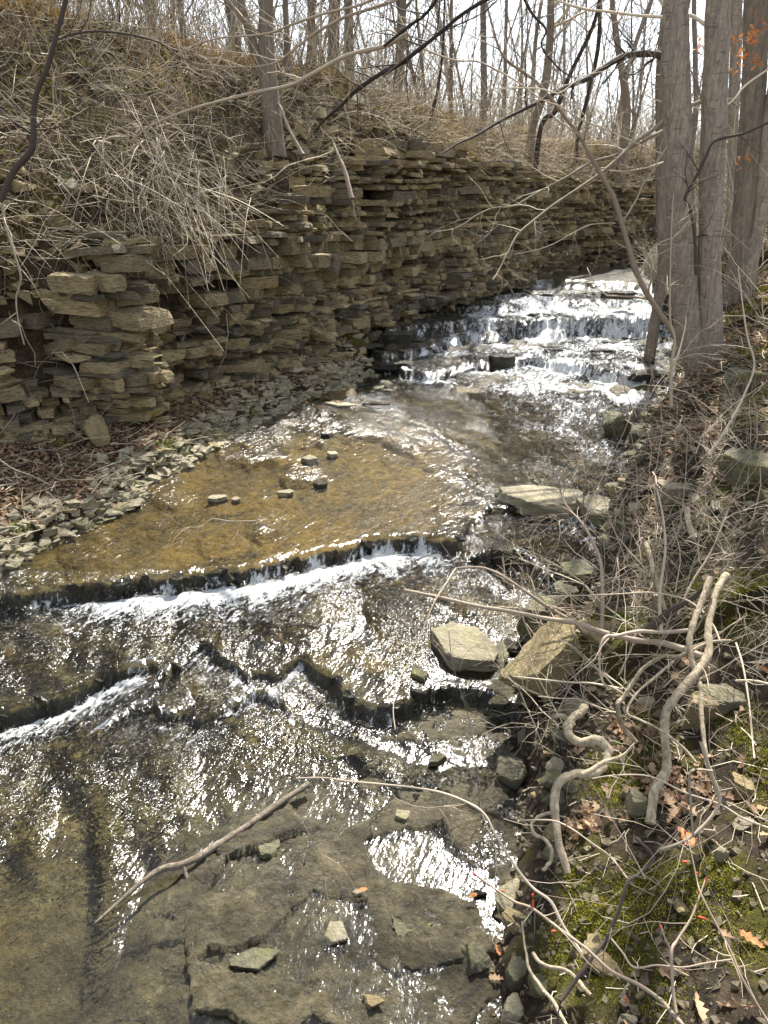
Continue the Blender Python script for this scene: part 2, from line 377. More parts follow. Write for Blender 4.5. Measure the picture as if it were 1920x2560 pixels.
def m_water():
    m, nt, _, L = mat('creek_water')
    rip = attr(nt, 'ripple').outputs['Fac']; fo = attr(nt, 'foam_glint').outputs['Fac']
    rot = (0, 0, R_(26))
    w = objco(nt, world=True)
    w1 = objco(nt, (1.0, .42, .6), rot, world=True)
    wf = objco(nt, (1.0, .5, .35), rot, world=True)
    n1 = noise(nt, 9, 3, .55, w1, .6); n2 = noise(nt, 26, 3, .6, w1, .8); n3 = noise(nt, 75, 2, .6, w1, .3)
    h = mth(nt, 'ADD', mth(nt, 'MULTIPLY', n1, 2.6), mth(nt, 'ADD', mth(nt, 'MULTIPLY', n2, 1.15), mth(nt, 'MULTIPLY', n3, .55)))
    h = mth(nt, 'MULTIPLY', h, rip)
    nb = bump(nt, h, 1., .042)
    tr = N(nt, 'ShaderNodeBsdfTransparent'); tr.inputs[0].default_value = (.88, .88, .80, 1)
    gl = N(nt, 'ShaderNodeBsdfGlossy'); L.new(mth(nt, 'ADD', mth(nt, 'MULTIPLY', rip, -.018), .165), gl.inputs['Roughness']); gl.inputs[0].default_value = (1, 1, 1, 1)
    L.new(nb, gl.inputs['Normal'])
    fr = N(nt, 'ShaderNodeFresnel'); fr.inputs[0].default_value = 1.34; L.new(nb, fr.inputs['Normal'])
    s1 = N(nt, 'ShaderNodeMixShader'); L.new(mth(nt, 'MULTIPLY', fr.outputs[0], 1.15, clamp=True), s1.inputs[0]); L.new(tr.outputs[0], s1.inputs[1]); L.new(gl.outputs[0], s1.inputs[2])
    # white aerated water, and painted white specks standing in for sun glitter
    fd = N(nt, 'ShaderNodeBsdfPrincipled'); fd.inputs['Base Color'].default_value = (.82, .85, .86, 1); fd.inputs['Roughness'].default_value = .25
    fh = mth(nt, 'ADD', noise(nt, 60, 5, .75, w), noise(nt, 20, 3, .6, wf)); L.new(bump(nt, fh, 1, .03), fd.inputs['Normal'])
    fn = mth(nt, 'ADD', mth(nt, 'MULTIPLY', noise(nt, 13, 5, .68, wf, 1.2), .4), mth(nt, 'MULTIPLY', noise(nt, 48, 5, .8, wf, .8), .6))
    k = mth(nt, 'ADD', fo, mth(nt, 'MULTIPLY', mth(nt, 'SUBTRACT', fn, .5), 3.9))
    mask = ramp(nt, [(.50, (0,)*3), (.72, (.95,)*3)], k)
    s2 = N(nt, 'ShaderNodeMixShader'); L.new(mask, s2.inputs[0]); L.new(s1.outputs[0], s2.inputs[1]); L.new(fd.outputs[0], s2.inputs[2])
    o = N(nt, 'ShaderNodeOutputMaterial'); L.new(s2.outputs[0], o.inputs[0]); return m
def m_bark(name, lo, hi, scale=1., vert=.18, knots=True, tintamt=.4):
    m, nt, _, L = mat(name); w = objco(nt, (1, 1, vert)); ww = objco(nt)
    c = ramp(nt, [(.3, lo), (.7, hi)], noise(nt, 26*scale, 8, .75, w))
    c = mix(nt, ramp(nt, [(.55, (0,)*3), (.7, (.5,)*3)], noise(nt, 3.5*scale, 5, .7, ww)), c, tuple(x*.55 for x in lo))
    t = attr(nt, 'tint').outputs['Fac']
    c = mix(nt, mth(nt, 'MULTIPLY', t, tintamt), c, tuple(min(1, x*1.35) for x in hi))
    wf_ = objco(nt, (1, 1, .05)); fi = ramp(nt, [(.47, (0,)*3), (.5, (1,)*3), (.53, (0,)*3)], noise(nt, 13*scale, 5, .7, wf_, .8))
    c = mix(nt, mth(nt, 'MULTIPLY', fi, .28), c, tuple(x*.45 for x in lo))
    c = mix(nt, ramp(nt, [(.58, (0,)*3), (.64, (.5,)*3)], noise(nt, 9*scale, 8, .75, ww)), c, tuple(min(1, x*1.3) for x in hi))
    h = mth(nt, 'SUBTRACT', noise(nt, 40*scale, 8, .8, w), mth(nt, 'MULTIPLY', fi, .3))
    if knots:
        wk = objco(nt, (1.2, 1.2, 7)); kn = ramp(nt, [(.62, (0,)*3), (.68, (1,)*3)], noise(nt, 5*scale, 3, .5, wk))
        c = mix(nt, mth(nt, 'MULTIPLY', kn, .4), c, tuple(x*.45 for x in lo))
        h = mth(nt, 'SUBTRACT', h, mth(nt, 'MULTIPLY', kn, .5))
    principled(nt, c, .85, bump(nt, h, .8, .012), .25); return m
def m_plain(name, lo, hi, scale=8, rough=.8, tint=True, trans=0.):
    m, nt, _, L = mat(name); w = objco(nt, world=True)
    f = noise(nt, scale, 4, .6, w)
    if tint: f = mth(nt, 'ADD', mth(nt, 'MULTIPLY', f, .3), mth(nt, 'MULTIPLY', attr(nt, 'tint').outputs['Fac'], .7))
    c = ramp(nt, [(.15, lo), (.85, hi)], f)
    p = principled(nt, c, rough, None, .3)
    if trans:
        tl = N(nt, 'ShaderNodeBsdfTranslucent'); L.new(c, tl.inputs[0]); ms = N(nt, 'ShaderNodeMixShader'); ms.inputs[0].default_value = trans
        L.new(p.outputs[0], ms.inputs[1]); L.new(tl.outputs[0], ms.inputs[2]); L.new(ms.outputs[0], nt.nodes['Material Output'].inputs[0])
    return m
M = dict(cliff=m_cliff(), bed=m_bed(), soil=m_soil(), hill=m_hill(), water=m_water(),
    pale=m_stone('pale_limestone', (.32, .28, .19), (.58, .51, .36), amt=.28),
    green=m_stone('mossy_green_stone', (.11, .105, .07), (.27, .25, .155), (.30, .30, .09), .6),
    tan=m_stone('tan_sandstone', (.34, .26, .13), (.50, .40, .22), (.40, .36, .16), .35),
    dusty=m_stone('dusty_pebble', (.10, .08, .055), (.32, .26, .17), amt=.2),
    wet=m_stone('wet_dark_stone', (.03, .03, .026), (.09, .08, .06), (.12, .11, .04), .4, .22),
    bark=m_bark('grey_bark', (.15, .12, .092), (.44, .375, .30), 1.3, .4),
    bark2=m_bark('ridged_bark', (.09, .07, .052), (.30, .25, .195), 1.2, .12, False),
    barkfar=m_bark('far_bark', (.09, .075, .062), (.25, .215, .18), .5, .2, False, .8),
    twig=m_plain('pale_dry_twig', (.12, .095, .065), (.74, .64, .48), 6),
    dark=m_plain('dark_twig', (.022, .016, .013), (.09, .07, .055), 6),
    redtwig=m_plain('brown_red_twig', (.22, .165, .12), (.56, .46, .35), 30),
    bud=m_plain('red_bud', (.45, .05, .02), (.75, .14, .06), 60, .45, False),
    root=m_bark('pale_root_bark', (.15, .115, .07), (.68, .57, .40), 1.6, .4, False),
    leaf=m_plain('dead_leaf', (.10, .05, .025), (.50, .34, .21), 25, .7, True, .25),
    oleaf=m_plain('orange_leaf', (.40, .14, .04), (.62, .27, .10), 25, .6, True, .35),
    grass=m_plain('dry_grass', (.22, .135, .04), (.62, .41, .14), 6, .8, True, .2),
    green_g=m_plain('green_grass', (.10, .16, .02), (.24, .34, .05), 6, .7, True, .3),
    moss=m_plain('moss', (.045, .05, .008), (.40, .38, .035), 14, .9, True, .2))

# ------------------------------------------------------------------ terrain grids
ys = np.concatenate([np.linspace(-2.5, .55, 26)[:-1], np.geomspace(.55, 26, 1000)])
tt = np.linspace(-1, 1, 680)
Y, T = np.meshgrid(ys, tt, indexing='ij')
yy = np.maximum(Y, .4)
X = (.60*yy+.75)*T/.82 + np.sign(T)*(np.maximum(np.abs(T)-.82, 0)/.18)**2*(.6*yy+4.2)
X = X + .002*nr.randn(*X.shape)*yy*0
Z, D, E1, E2, SHAL, CASC = ground(X, Y, True)
ny, nx = X.shape
idx = np.arange(ny*nx).reshape(ny, nx)
q = np.stack([idx[:-1, :-1], idx[:-1, 1:], idx[1:, 1:], idx[1:, :-1]], -1)
Xc = (X[:-1, :-1]+X[1:, 1:])/2; Dc = (D[:-1, :-1]+D[1:, 1:])/2; E1c = (E1[:-1, :-1]+E1[1:, 1:])/2; E2c = (E2[:-1, :-1]+E2[1:, 1:])/2
def sub(name, mask, Zs, m, at=(), kind='structure', dz=0):
    f = q[mask]; u, inv = np.unique(f, return_inverse=True)
    v = np.stack([X.ravel()[u], Y.ravel()[u], Zs.ravel()[u]+dz], -1)
    me = mesh_np(name, v, inv.reshape(-1, 4))
    for k, a in at: vattr(me, k, a.ravel()[u])
    return link(name, me, m, kind=kind)
hillm = Dc > .0
rightm = (Xc > E2c+.0) & ~hillm
leftm = (Xc < E1c) & ~hillm
bedm = ~(hillm | rightm | leftm)
# bed attributes
grey = np.clip(sm(-.2, .2, X-XR_(Y)-.0)*sm(3.4, 2.6, Y) + .62*sm(4.4, 2.9, Y) + .60*sm(.0, 2.4, X-.12*Y+.3*fbm(X, Y, 1.5, 3, 92)) + .35*fbm(X, Y, 1.3, 3, 91) + .5*sm(7.5, 9, Y), 0, 1)
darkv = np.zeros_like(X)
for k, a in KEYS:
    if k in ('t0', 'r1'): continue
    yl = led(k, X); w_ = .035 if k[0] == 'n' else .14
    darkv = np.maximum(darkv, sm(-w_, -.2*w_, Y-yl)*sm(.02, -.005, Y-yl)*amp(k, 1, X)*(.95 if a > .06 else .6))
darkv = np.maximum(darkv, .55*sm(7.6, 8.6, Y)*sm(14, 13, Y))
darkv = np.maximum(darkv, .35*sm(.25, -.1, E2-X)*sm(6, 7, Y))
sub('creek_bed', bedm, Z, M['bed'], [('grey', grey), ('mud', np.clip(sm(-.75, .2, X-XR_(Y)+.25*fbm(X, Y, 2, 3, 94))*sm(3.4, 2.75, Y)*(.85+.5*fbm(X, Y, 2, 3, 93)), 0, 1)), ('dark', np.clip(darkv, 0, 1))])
sub('right_bank', rightm, Z, M['soil'])
sub('left_bank', leftm, Z, M['soil'])
sub('hillside', hillm, Z, M['hill'])
# water
WL = level(X, Y, .028, .02)
glit = sm(-.30, 1.2, X-.10*Y)*sm(3.3, 4.6, Y)*sm(14, 13.2, Y)
rip = .10 + .13*sm(1.0, 2.2, E2-X)*sm(3.0, 1.5, Y) + 1.9*glit + 1.2*glit*sm(5.2, 7.2, Y) + 1.0*sm(6.6, 8, Y)*sm(14, 13, Y) - .22*SHAL - .8*sm(13.4, 14.5, Y)
foam_glint = np.zeros_like(X)
xa = P(170, 1290, .12)[0]; xb = P(330, 1480, .0)[0]; xc2 = P(720, 1450, 0)[0]
patch = fbm(X, Y, 2.2, 4, 131)
for k, a in KEYS:
    if k in ('t0', 'r1'): continue
    yl = led(k, X)-.02; dl = yl-Y
    on = sm(-.015, .02, dl)
    lw = {'n': .20, 't': .55}[k[0]]
    if k == 'n1': A = .98*sm(xa-.3, xa+.4, X)*sm(XS+.05, XS-.25, X)+.2; lw = .27
    elif k == 'n2': A = .80*sm(xb+.1, xb-.15, X)+.45*sm(xb, xb+.2, X)*sm(xc2+.3, xc2, X)+.1; lw = .20
    elif k == 'n2b': A = .45*sm(-1.5, -1.2, X)*sm(-.3, -.6, X)
    elif k == 'n1b': A = .30*sm(XS-.1, XS+.1, X)
    else: A = (.42+.50*patch)*sm(.2, 1.1, X-E1)*(.5+.5*sm(.1, .6, E2-X))
    st = A*on*np.exp(-np.maximum(dl-.04, 0)/lw)*(1+.5*fbm(X, Y, 4, 3, 133+len(k)))
    f_in = sm(.075, .045, dl) if k[0] == 'n' else sm(.16, .08, dl)
    strk = vn2(X*(55 if k[0] == 'n' else 26), Y*0, 140)*.28+vn2(X*(9 if k[0] == 'n' else 5), Y*0, 141)*.48
    st = st*(1-f_in)+on*f_in*np.clip(A*(.42 if k[0] == 'n' else .50)+strk-(.05 if k[0] == 'n' else 0), 0, 1)
    foam_glint = np.maximum(foam_glint, st)
    rip = rip + (.6 if k[0] == 'n' else .9)*on*np.exp(-np.maximum(dl, 0)/(lw*1.8))
rip = rip*np.clip(.45+1.0*sm(-.25, .45, fbm(X*1.3+Y*.5, Y*.6-X*.2, 2.6, 3, 151)), .4, 1.4)
foam_glint = foam_glint + (.12+.36*patch)*sm(7.0, 8.2, Y)*sm(14, 13.4, Y)*sm(.2, 1.1, X-E1) + .10*sm(1.2, 2.5, E2-X)*sm(2.7, 1.6, Y) - .1*SHAL + (.27+.10*sm(5.2, 7.2, Y))*glit*(1+.9*fbm(X, Y*.6, 3, 3, 161))  # last term paints white specks over the glitter zone as sun sparkle
u_ = X*math.cos(R_(27))-Y*math.sin(R_(27)); v_ = X*math.sin(R_(27))+Y*math.cos(R_(27))
wav = fbm(u_*1.0, v_*.5, 9, 3, 101)*.005*rip + .022*glit*(1+.8*sm(5.5, 7.5, Y))*(fbm(u_*.6, v_*1.25, 7.5, 2, 105)+.6*fbm(u_*.8, v_*1.2, 15, 2, 106))*sm(14, 13, Y) + np.clip(foam_glint, 0, 1)*.014*fbm(X, Y, 14, 3, 102)*sm(.2, .6, foam_glint)
wav = wav*(1-.6*SHAL)
WZ = WL + .0 + wav
wm = (Dc < .03) & (Xc > E1c-.12) & (Xc < E2c+.12) & ((Y[:-1, :-1]) > .3)
sub('water', wm, WZ, M['water'], [('foam_glint', foam_glint), ('ripple', np.clip(rip, .08, 3.4))])

# far ground beyond the detailed sheet
gx = np.linspace(-160, 160, 161); gy = np.linspace(-60, 260, 161)
FX, FY = np.meshgrid(gx, gy, indexing='xy')
FZ = ground(FX, FY) - .12
inside = (np.abs(FX) < np.maximum(FY, .4)*1.2+4.0) & (FY > -2) & (FY < 25)
i2 = np.arange(FX.size).reshape(FX.shape)
qf = np.stack([i2[:-1, :-1], i2[:-1, 1:], i2[1:, 1:], i2[1:, :-1]], -1)
mk = ~(inside[:-1, :-1] & inside[1:, 1:] & inside[1:, :-1] & inside[:-1, 1:])
FZ = FZ - inside*1.5*0 + 10*sm(50, 220, FY)
FZ = np.where(inside, FZ-1.2, FZ)
link('ground', mesh_np('ground', np.stack([FX.ravel(), FY.ravel(), FZ.ravel()], -1), qf[mk]), M['hill'], kind='structure')
# ------------------------------------------------------------------ rock cliff made of bedded blocks
def cube_template(n):
    vs = {}; qs = []
    def vid(p):
        p = tuple(p)
        return vs.setdefault(p, len(vs))
    for ax in range(3):
        for sd in (0, n):
            for i in range(n):
                for j in range(n):
                    c = []
                    for (a, b) in ((i, j), (i+1, j), (i+1, j+1), (i, j+1)):
                        p = [0, 0, 0]; p[ax] = sd; p[(ax+1) % 3] = a; p[(ax+2) % 3] = b; c.append(vid(p))
                    qs.append(c if sd else c[::-1])
    v = np.array(sorted(vs, key=vs.get), float)/n*2-1
    return v, np.array(qs)
TV, TQ = cube_template(3)
seg = np.hypot(*(CL[1:]-CL[:-1]).T); SC = np.concatenate([[0], np.cumsum(seg)])
def on_cliff(s):
    x = np.interp(s, SC, CL[:, 0]); y = np.interp(s, SC, CL[:, 1]); e = .15
    tx = np.interp(s+e, SC, CL[:, 0])-np.interp(s-e, SC, CL[:, 0]); ty = np.interp(s+e, SC, CL[:, 1])-np.interp(s-e, SC, CL[:, 1])
    l = np.hypot(tx, ty)+1e-9
    return x, y, tx/l, ty/l
s0 = np.interp(1.2, CL[:, 1], SC); s1 = np.interp(24.5, CL[:, 1], SC)
sC = np.interp(5.75, CL[:, 1], SC)     # the dark crevice near the picture's left
blk = []; z = .25; k = 0
br = np.random.RandomState(5)
while z < 3.05:
    th = br.choice([.032, .044, .057, .072, .092, .12], p=[.17, .2, .2, .16, .16, .11])
    if 1.55 < z < 1.95: th = br.choice([.06, .10, .13])
    bias = .09*br.randn()*.55
    s = s0+br.rand()*.2
    Lm = br.choice([.07, .11, .16, .24], p=[.3, .3, .25, .15])*(1+.8*(th > .09))
    while s < s1:
        ln = Lm*(.4+1.6*br.rand()**1.5)*(1+.02*max(s-s0-6, 0))
        blk.append((s+ln/2, z+th/2, ln, th, bias)); s += ln
    z += th; k += 1
B = np.array(blk); n = len(B)
sx, sy, tx, ty = on_cliff(B[:, 0])
Bz = B[:, 1]+.035*np.sin(B[:, 0]*.9)+.03*vn2(B[:, 0]*.5, B[:, 0]*0, 7)
top = rocktop(sy)+.10*vn2(B[:, 0]*2.2, Bz*3, 3)
foot = level(sx+.3, sy)+.02
keep = (Bz < top) & (Bz > foot-.12)
keep &= br.rand(n) > .05+.10*sm(.35, 0, top-Bz)
B, Bz, sx, sy, tx, ty, top, foot = [a[keep] for a in (B, Bz, sx, sy, tx, ty, top, foot)]; n = len(B)
out = .19*vn2(B[:, 0]*1.15, Bz*.35, 8)+.08*vn2(B[:, 0]*4., Bz*1.0, 9)+1.1*B[:, 4]+.062*br.randn(n)-.14*(br.rand(n) < .09)
rel = (Bz-foot)/np.maximum(top-foot, .3)
out = out+.10*sm(.25, 0, rel)+.06*sm(.6, .9, rel)-.10*sm(.93, 1.1, rel)
crev = np.exp(-((B[:, 0]-sC+.1)/.19)**4)*sm(.85, 1.1, Bz); out = out+.30*np.exp(-((B[:, 0]-sC-.50)/.32)**4)*sm(.5, .9, Bz)-.18*np.exp(-((B[:, 0]-sC-1.25)/.4)**2); out = out-.7*crev
for cs in (.98, 1.9, 2.7, 3.4, 4.6, 5.3, 6.1, 7.0, 7.7, 9.): out = out-.26*np.exp(-((B[:, 0]-sC-cs-.05*np.sin(Bz*6))/.08)**2)
out = np.clip(out, -.8, .5)
lx, ly = -ty, tx                        # left normal = into the hill
ctr = np.stack([sx-(out-.12)*lx, sy-(out-.12)*ly, Bz], -1)
hs = np.stack([B[:, 2]*.5*(.93+.07*br.rand(n)), np.full(n, .17)+.03*br.rand(n), B[:, 3]*.5*(.90+.10*br.rand(n))], -1)
yaw = .12+.38*vn2(B[:, 0]*2.3, Bz*1.3, 61)+.16*br.randn(n); tilt = .013*br.randn(n); roll = .05*br.randn(n)
ax = np.stack([tx*np.cos(yaw)+lx*np.sin(yaw), ty*np.cos(yaw)+ly*np.sin(yaw), tilt], -1)
ay = np.stack([lx*np.cos(yaw)-tx*np.sin(yaw), ly*np.cos(yaw)-ty*np.sin(yaw), roll], -1)
az = np.cross(ax, ay)
tv = TV[None]*(1-.03*(np.abs(TV).sum(1)[None, :, None] > 2.4))
# chipped corners and skewed ends
jit = br.randn(n, 8, 3)*np.array([.06, .13, .035])
w8 = np.stack([np.prod([(1+sgn[i]*TV[:, i])/2 for i in range(3)], axis=0) for sgn in [(a, b, c) for a in (-1, 1) for b in (-1, 1) for c in (-1, 1)]], -1)
loc = tv+np.einsum('vc,ncd->nvd', w8, jit)
loc = loc*hs[:, None, :]
V = ctr[:, None]+loc[..., 0:1]*ax[:, None]+loc[..., 1:2]*ay[:, None]+loc[..., 2:3]*az[:, None]
p = V.reshape(-1, 3)
nn = np.stack([vn3(p[:, 0]*14, p[:, 1]*14, p[:, 2]*22, 1+i) for i in range(3)], -1)*.008+np.stack([vn3(p[:, 0]*37, p[:, 1]*37, p[:, 2]*55, 5+i) for i in range(3)], -1)*.006
p = p+nn*np.clip(np.repeat(B[:, 3], len(TV))/.07, .4, 1.4)[:, None]
tint = np.clip(.50+.30*br.randn(n)+.15*vn2(B[:, 0]*1.3, Bz*2, 55)-.25*sm(.2, 0, rel)-.2*sm(11, 14, sy)*0, 0, 1)
me = mesh_np('rock_cliff', p, (TQ[None]+np.arange(n)[:, None, None]*len(TV)).reshape(-1, 4), smooth=False)
vattr(me, 'tint', np.repeat(tint, len(TV)))
link('cliff', me, M['cliff'], kind='structure')
print('cliff blocks', n)

# ------------------------------------------------------------------ stones
import bmesh
def ico(sub):
    bm = bmesh.new(); bmesh.ops.create_icosphere(bm, subdivisions=sub, radius=1)
    v = np.array([x.co[:] for x in bm.verts]); f = np.array([[a.index for a in t.verts] for t in bm.faces]); bm.free(); return v, f
ICO = {s: ico(s) for s in (2, 3, 4, 5)}
def rock_mesh(name, seed, sub=3, flat=.5, angular=12, nz=.05, bedding=0.):
    r = np.random.RandomState(seed); v, f = ICO[sub]
    pn = r.randn(angular, 3); pn /= np.linalg.norm(pn, axis=1, keepdims=True); ph = .62+.38*r.rand(angular)
    pn = np.vstack([pn, [[0, 0, 1], [0, 0, -1]]]); ph = np.append(ph, [flat*.9, flat])
    if flat < .6:                                     # slabs: mostly vertical side planes
        pn[:angular, 2] *= .35; pn /= np.linalg.norm(pn, axis=1, keepdims=True)
    dots = np.maximum(v@pn.T, 1e-3); rad = (ph/dots); m = rad.min(1)
    k = 40.; rad = np.minimum(-np.log(np.exp(-k*np.minimum(rad, 3)).sum(1)/1.0)/k, m*1.02)
    p = v*rad[:, None]
    off = r.rand(3)*50
    d = vn3(p[:, 0]*2.5+off[0], p[:, 1]*2.5+off[1], p[:, 2]*3.5+off[2], 1)*.6+vn3(p[:, 0]*6+off[0], p[:, 1]*6+off[1], p[:, 2]*8+off[2], 2)*.3+vn3(p[:, 0]*15+off[0], p[:, 1]*15, p[:, 2]*20, 3)*.18
    if bedding: d = d+bedding*np.sign(np.sin(p[:, 2]*16+off[0]+vn3(p[:, 0]*2, p[:, 1]*2, p[:, 2]*0, 4)*1.5))*np.hypot(v[:, 0], v[:, 1])
    p = p*(1+nz*1.5*d[:, None]); s = p[:, :2]; p[:, :2] = s/np.abs(s).max()
    return mesh_np(name, p, None, f, smooth=False)
def shade_smooth(me, angle=32):
    me.polygons.foreach_set('use_smooth', np.ones(len(me.polygons), bool))
    try: me.set_sharp_from_angle(angle=R_(angle))
    except Exception: pass
    return me
PROT = {}
for kx in ('pale', 'green', 'tan', 'wet'):
    PROT[kx] = []
    for i in range(6):
        me = shade_smooth(rock_mesh('stone', 100+i*7+len(kx), 3, .28 if i < 4 else .6, 9, .07)); me.materials.append(M[kx]); PROT[kx].append(me)
def stone(loc, sx, sy, sz, rot, kind, label, cat='stone', group=None, name='stone', me=None, tilt=(0, 0)):
    o = bpy.data.objects.new(name, me or PROT[kind][rnd.randrange(6)]); COL.objects.link(o)
    o.location = loc; o.rotation_euler = (tilt[0], tilt[1], rot); o.scale = (sx, sy, sz)
    o['label'] = label; o['category'] = cat
    if group: o['group'] = group
    return o
def gz_(x, y): return float(ground(np.array([float(x)]), np.array([float(y)]))[0])
# one larger rock by its pixel box: centre px, width px, ground depth m, height m
def big(px, py, wpx, dep_m, h, kind, label, seed, rot=0., flat=.5, tilt=(0, 0), sink=.3, name='boulder', cat='boulder', ang=15, nz=.09, bed=0., sub=5, z=None, rg=None):
    if z is None: g = G(px, py)
    else: g = P(px, py, z)
    dpt = g[1]*CP+(H-g[2])*SP
    w = wpx/F*dpt
    if z is not None and px < 1330:        # standing in the stream: let it reach down to the bed
        bot = gz_(g[0], g[1])-.012; topz = g[2]+h*(1-sink); h = max(min(topz-bot, .5*w if w < .2 else 9), g[2]+.014-bot); sink = 0; g = (g[0], g[1], bot)
    me = shade_smooth(rock_mesh(name, seed, sub, flat, ang, nz, bed), 28); me.materials.append(M[kind])
    return stone((g[0], g[1], g[2]+h*(.5-sink)), w/2, dep_m/2, h/2/max(flat*.9, .3), rot, kind, label, cat, rg, name, me, tilt)
big(1180,1480,150,.66,.20,'tan','large smooth tan boulder with a pointed lower end under the fallen branch',73,rot=R_(-36),flat=.34,tilt=(R_(16),R_(-14)),sink=-.1,nz=.07,ang=8,z=.17)
big(1160,1345,190,.36,.16,'green','wide greenish flat boulder behind the large tan boulder',2,rot=.15,flat=.5,z=.20)
big(1000,1410,135,.44,.10,'pale','pale flat limestone slab at the right end of the low ledge',3,rot=.2,flat=.45,z=.10,sink=.35)
big(905,1470,70,.18,.13,'green','small dark-sided angular block at the left tip of the pale slab',4,rot=.5,flat=.6,z=.06)
big(1290,1400,120,.22,.16,'tan','tan wedge rock tucked against the right side of the large boulder',5,rot=-.3,flat=.5,tilt=(.1,.2),z=.3)
big(1105,1400,60,.2,.16,'wet','dark brown rock in the gap between slab and large boulder',6,rot=.8,flat=.7,z=.1)
big(1075,1440,70,.22,.2,'green','shaded grey-green rock below the pale slab',7,rot=.3,flat=.7,z=.05)
big(1102,1662,80,.17,.06,'green','flat triangular green stone at the edge of the dark puddle',8,rot=.5,flat=.45,z=.05,tilt=(.1,-.15))
big(1235,1575,80,.16,.30,'pale','upright pale rock behind the curving root',9,rot=.2,flat=.8,z=.12)
big(1328,928,62,.30,.22,'green','dark boulder with a yellow-green top standing in the water by the far bank',10,rot=.4,flat=.7,z=.32)
big(1400,955,120,.42,.16,'green','wide lichen-yellow slab on the water edge below the twin-trunked tree',11,rot=.3,flat=.4,z=.36)
big(1175,1082,270,.42,.08,'pale','long flat dark-edged slab lying across the stream at the right',12,rot=-.12,flat=.35,z=.27,bed=.05)
big(1295,1100,120,.35,.08,'pale','broken flat slab between the long slab and the brush',13,rot=-.5,flat=.35,z=.30,bed=.05)
big(1085,1195,80,.22,.08,'wet','wet dark slab with a shadowed hollow below the small right fall',14,rot=-.3,flat=.4,z=.16)
big(1240,1245,110,.26,.09,'green','grey slab at the foot of the second right ledge',15,rot=-.6,flat=.35,z=.2,bed=.04)
big(1215,1272,60,.2,.1,'green','small grey rock on the water edge above the flat boulder',16,rot=.3,flat=.5,z=.2)
big(1560,1525,95,.18,.09,'pale','flat pale slab resting on the dark soil of the right bank',17,rot=-.1,flat=.35)
big(1500,1560,70,.2,.2,'tan','rough brown rock leaning below the flat pale slab on the bank',18,rot=.3,flat=.7)
big(1605,1710,70,.13,.08,'tan','rounded brown rock beside the moss at the right edge of the picture',19,flat=.7,sink=.4)
big(1615,1015,140,.42,.16,'green','long brown rock half buried in leaves near the right edge',20,rot=.5,flat=.4,sink=.5)
big(1645,1090,60,.25,.12,'green','mossy block under the long brown rock',21,rot=.2,flat=.6)
big(1450,1085,80,.25,.15,'pale','pale square rock beneath the tangled brush',22,rot=.2,flat=.5)
big(1370,1755,60,.10,.10,'pale','pale forked-looking rock beside the patch of oak leaves',23,rot=.3,flat=.5,sink=.25)
big(1350,1725,40,.08,.08,'tan','small round tan rock behind the pale forked-looking rock',24,flat=.8)
big(1555,1860,36,.05,.05,'pale','small cream cobble on the mossy soil near the single oak leaf',25,flat=.8,sink=.2)
big(1030,2080,78,.17,.12,'green','dark mossy rock sitting in the mud at the lower right of the stream',26,rot=.4,flat=.6,z=.0,sink=.5)
big(1120,2008,52,.13,.07,'tan','tilted tan stone on the water edge above the dark mossy rock',27,rot=1.0,flat=.5,z=.06,tilt=(.2,.1))
big(1115,2110,70,.09,.08,'green','olive green stone among the pile at the bottom water edge',28,rot=.2,flat=.5,z=.08)
big(1160,2150,75,.10,.09,'green','yellow-green angular stone at the bottom water edge',29,rot=.7,flat=.5,z=.1)
big(1110,2180,70,.08,.06,'pale','pale cream stone lowest of the bottom pile',30,rot=.3,flat=.6,z=.12)
big(1030,1932,40,.07,.06,'wet','small black wet stone beside the orange leaf in the puddle',31,rot=.3,flat=.7,z=.0)
big(725,2015,50,.09,.03,'pale','dry pale-topped stone set in the dark cracked bedrock',32,rot=.2,flat=.4,z=.0)
big(768,1935,34,.06,.03,'pale','small dry stone by the reddish leaf on the wet bedrock',33,flat=.6,z=.0)
big(890,1995,120,.20,.03,'green','broad flat plate with yellow lichen spots above the mud',34,rot=.1,flat=.25,z=-.015,bed=.03)
big(800,2170,64,.10,.04,'tan','rounded tan stone at the bottom edge of the stream',35,flat=.6,z=.0)
big(545,2080,120,.09,.035,'green','ragged low rock rib across the wet bedrock at the bottom',36,rot=.1,flat=.35,z=-.01,bed=.04)
big(585,1832,66,.12,.04,'green','thin wet plate with a lit edge beside the driftwood stick',37,rot=.2,flat=.3,z=-.005)
big(870,1765,42,.06,.03,'pale','tiny dry chip on the wet bedrock right of the driftwood',38,flat=.4,z=.005)
big(945,1640,50,.08,.025,'green','small lit stone in the mud below the still puddle',39,rot=.6,flat=.4,z=.01)
big(670,998,36,.16,.06,'pale','white square stone dry in the golden shallows',40,rot=.5,flat=.4,z=.27)
big(718,986,26,.12,.05,'pale','smaller white stone just right of the square one in the shallows',41,rot=.8,flat=.4,z=.27)
big(620,1070,44,.14,.05,'pale','flat grey-white stone in the middle of the golden shallows',42,rot=.3,flat=.35,z=.265)
big(700,944,28,.09,.05,'wet','small dark stone breaking the upper shallows',43,flat=.6,z=.27)
big(468,1080,50,.10,.04,'pale','pair-tipped pale chip at the left of the shallows',44,rot=.3,flat=.35,z=.27)
big(508,1080,22,.08,.04,'pale','tiny white chip beside the pale chip in the shallows',45,rot=.6,flat=.5,z=.27)
big(693,1050,34,.12,.05,'wet','dark wet chip right of the flat grey-white stone',46,rot=.6,flat=.5,z=.265)
big(400,1000,40,.18,.12,'pale','squared grey block at the tip of the left stone bank',47,rot=.3,flat=.8,z=.3)
big(212,958,52,.26,.26,'tan','tan boulder standing on leaves at the foot of the cliff',48,rot=.3,flat=.9,sink=.2)
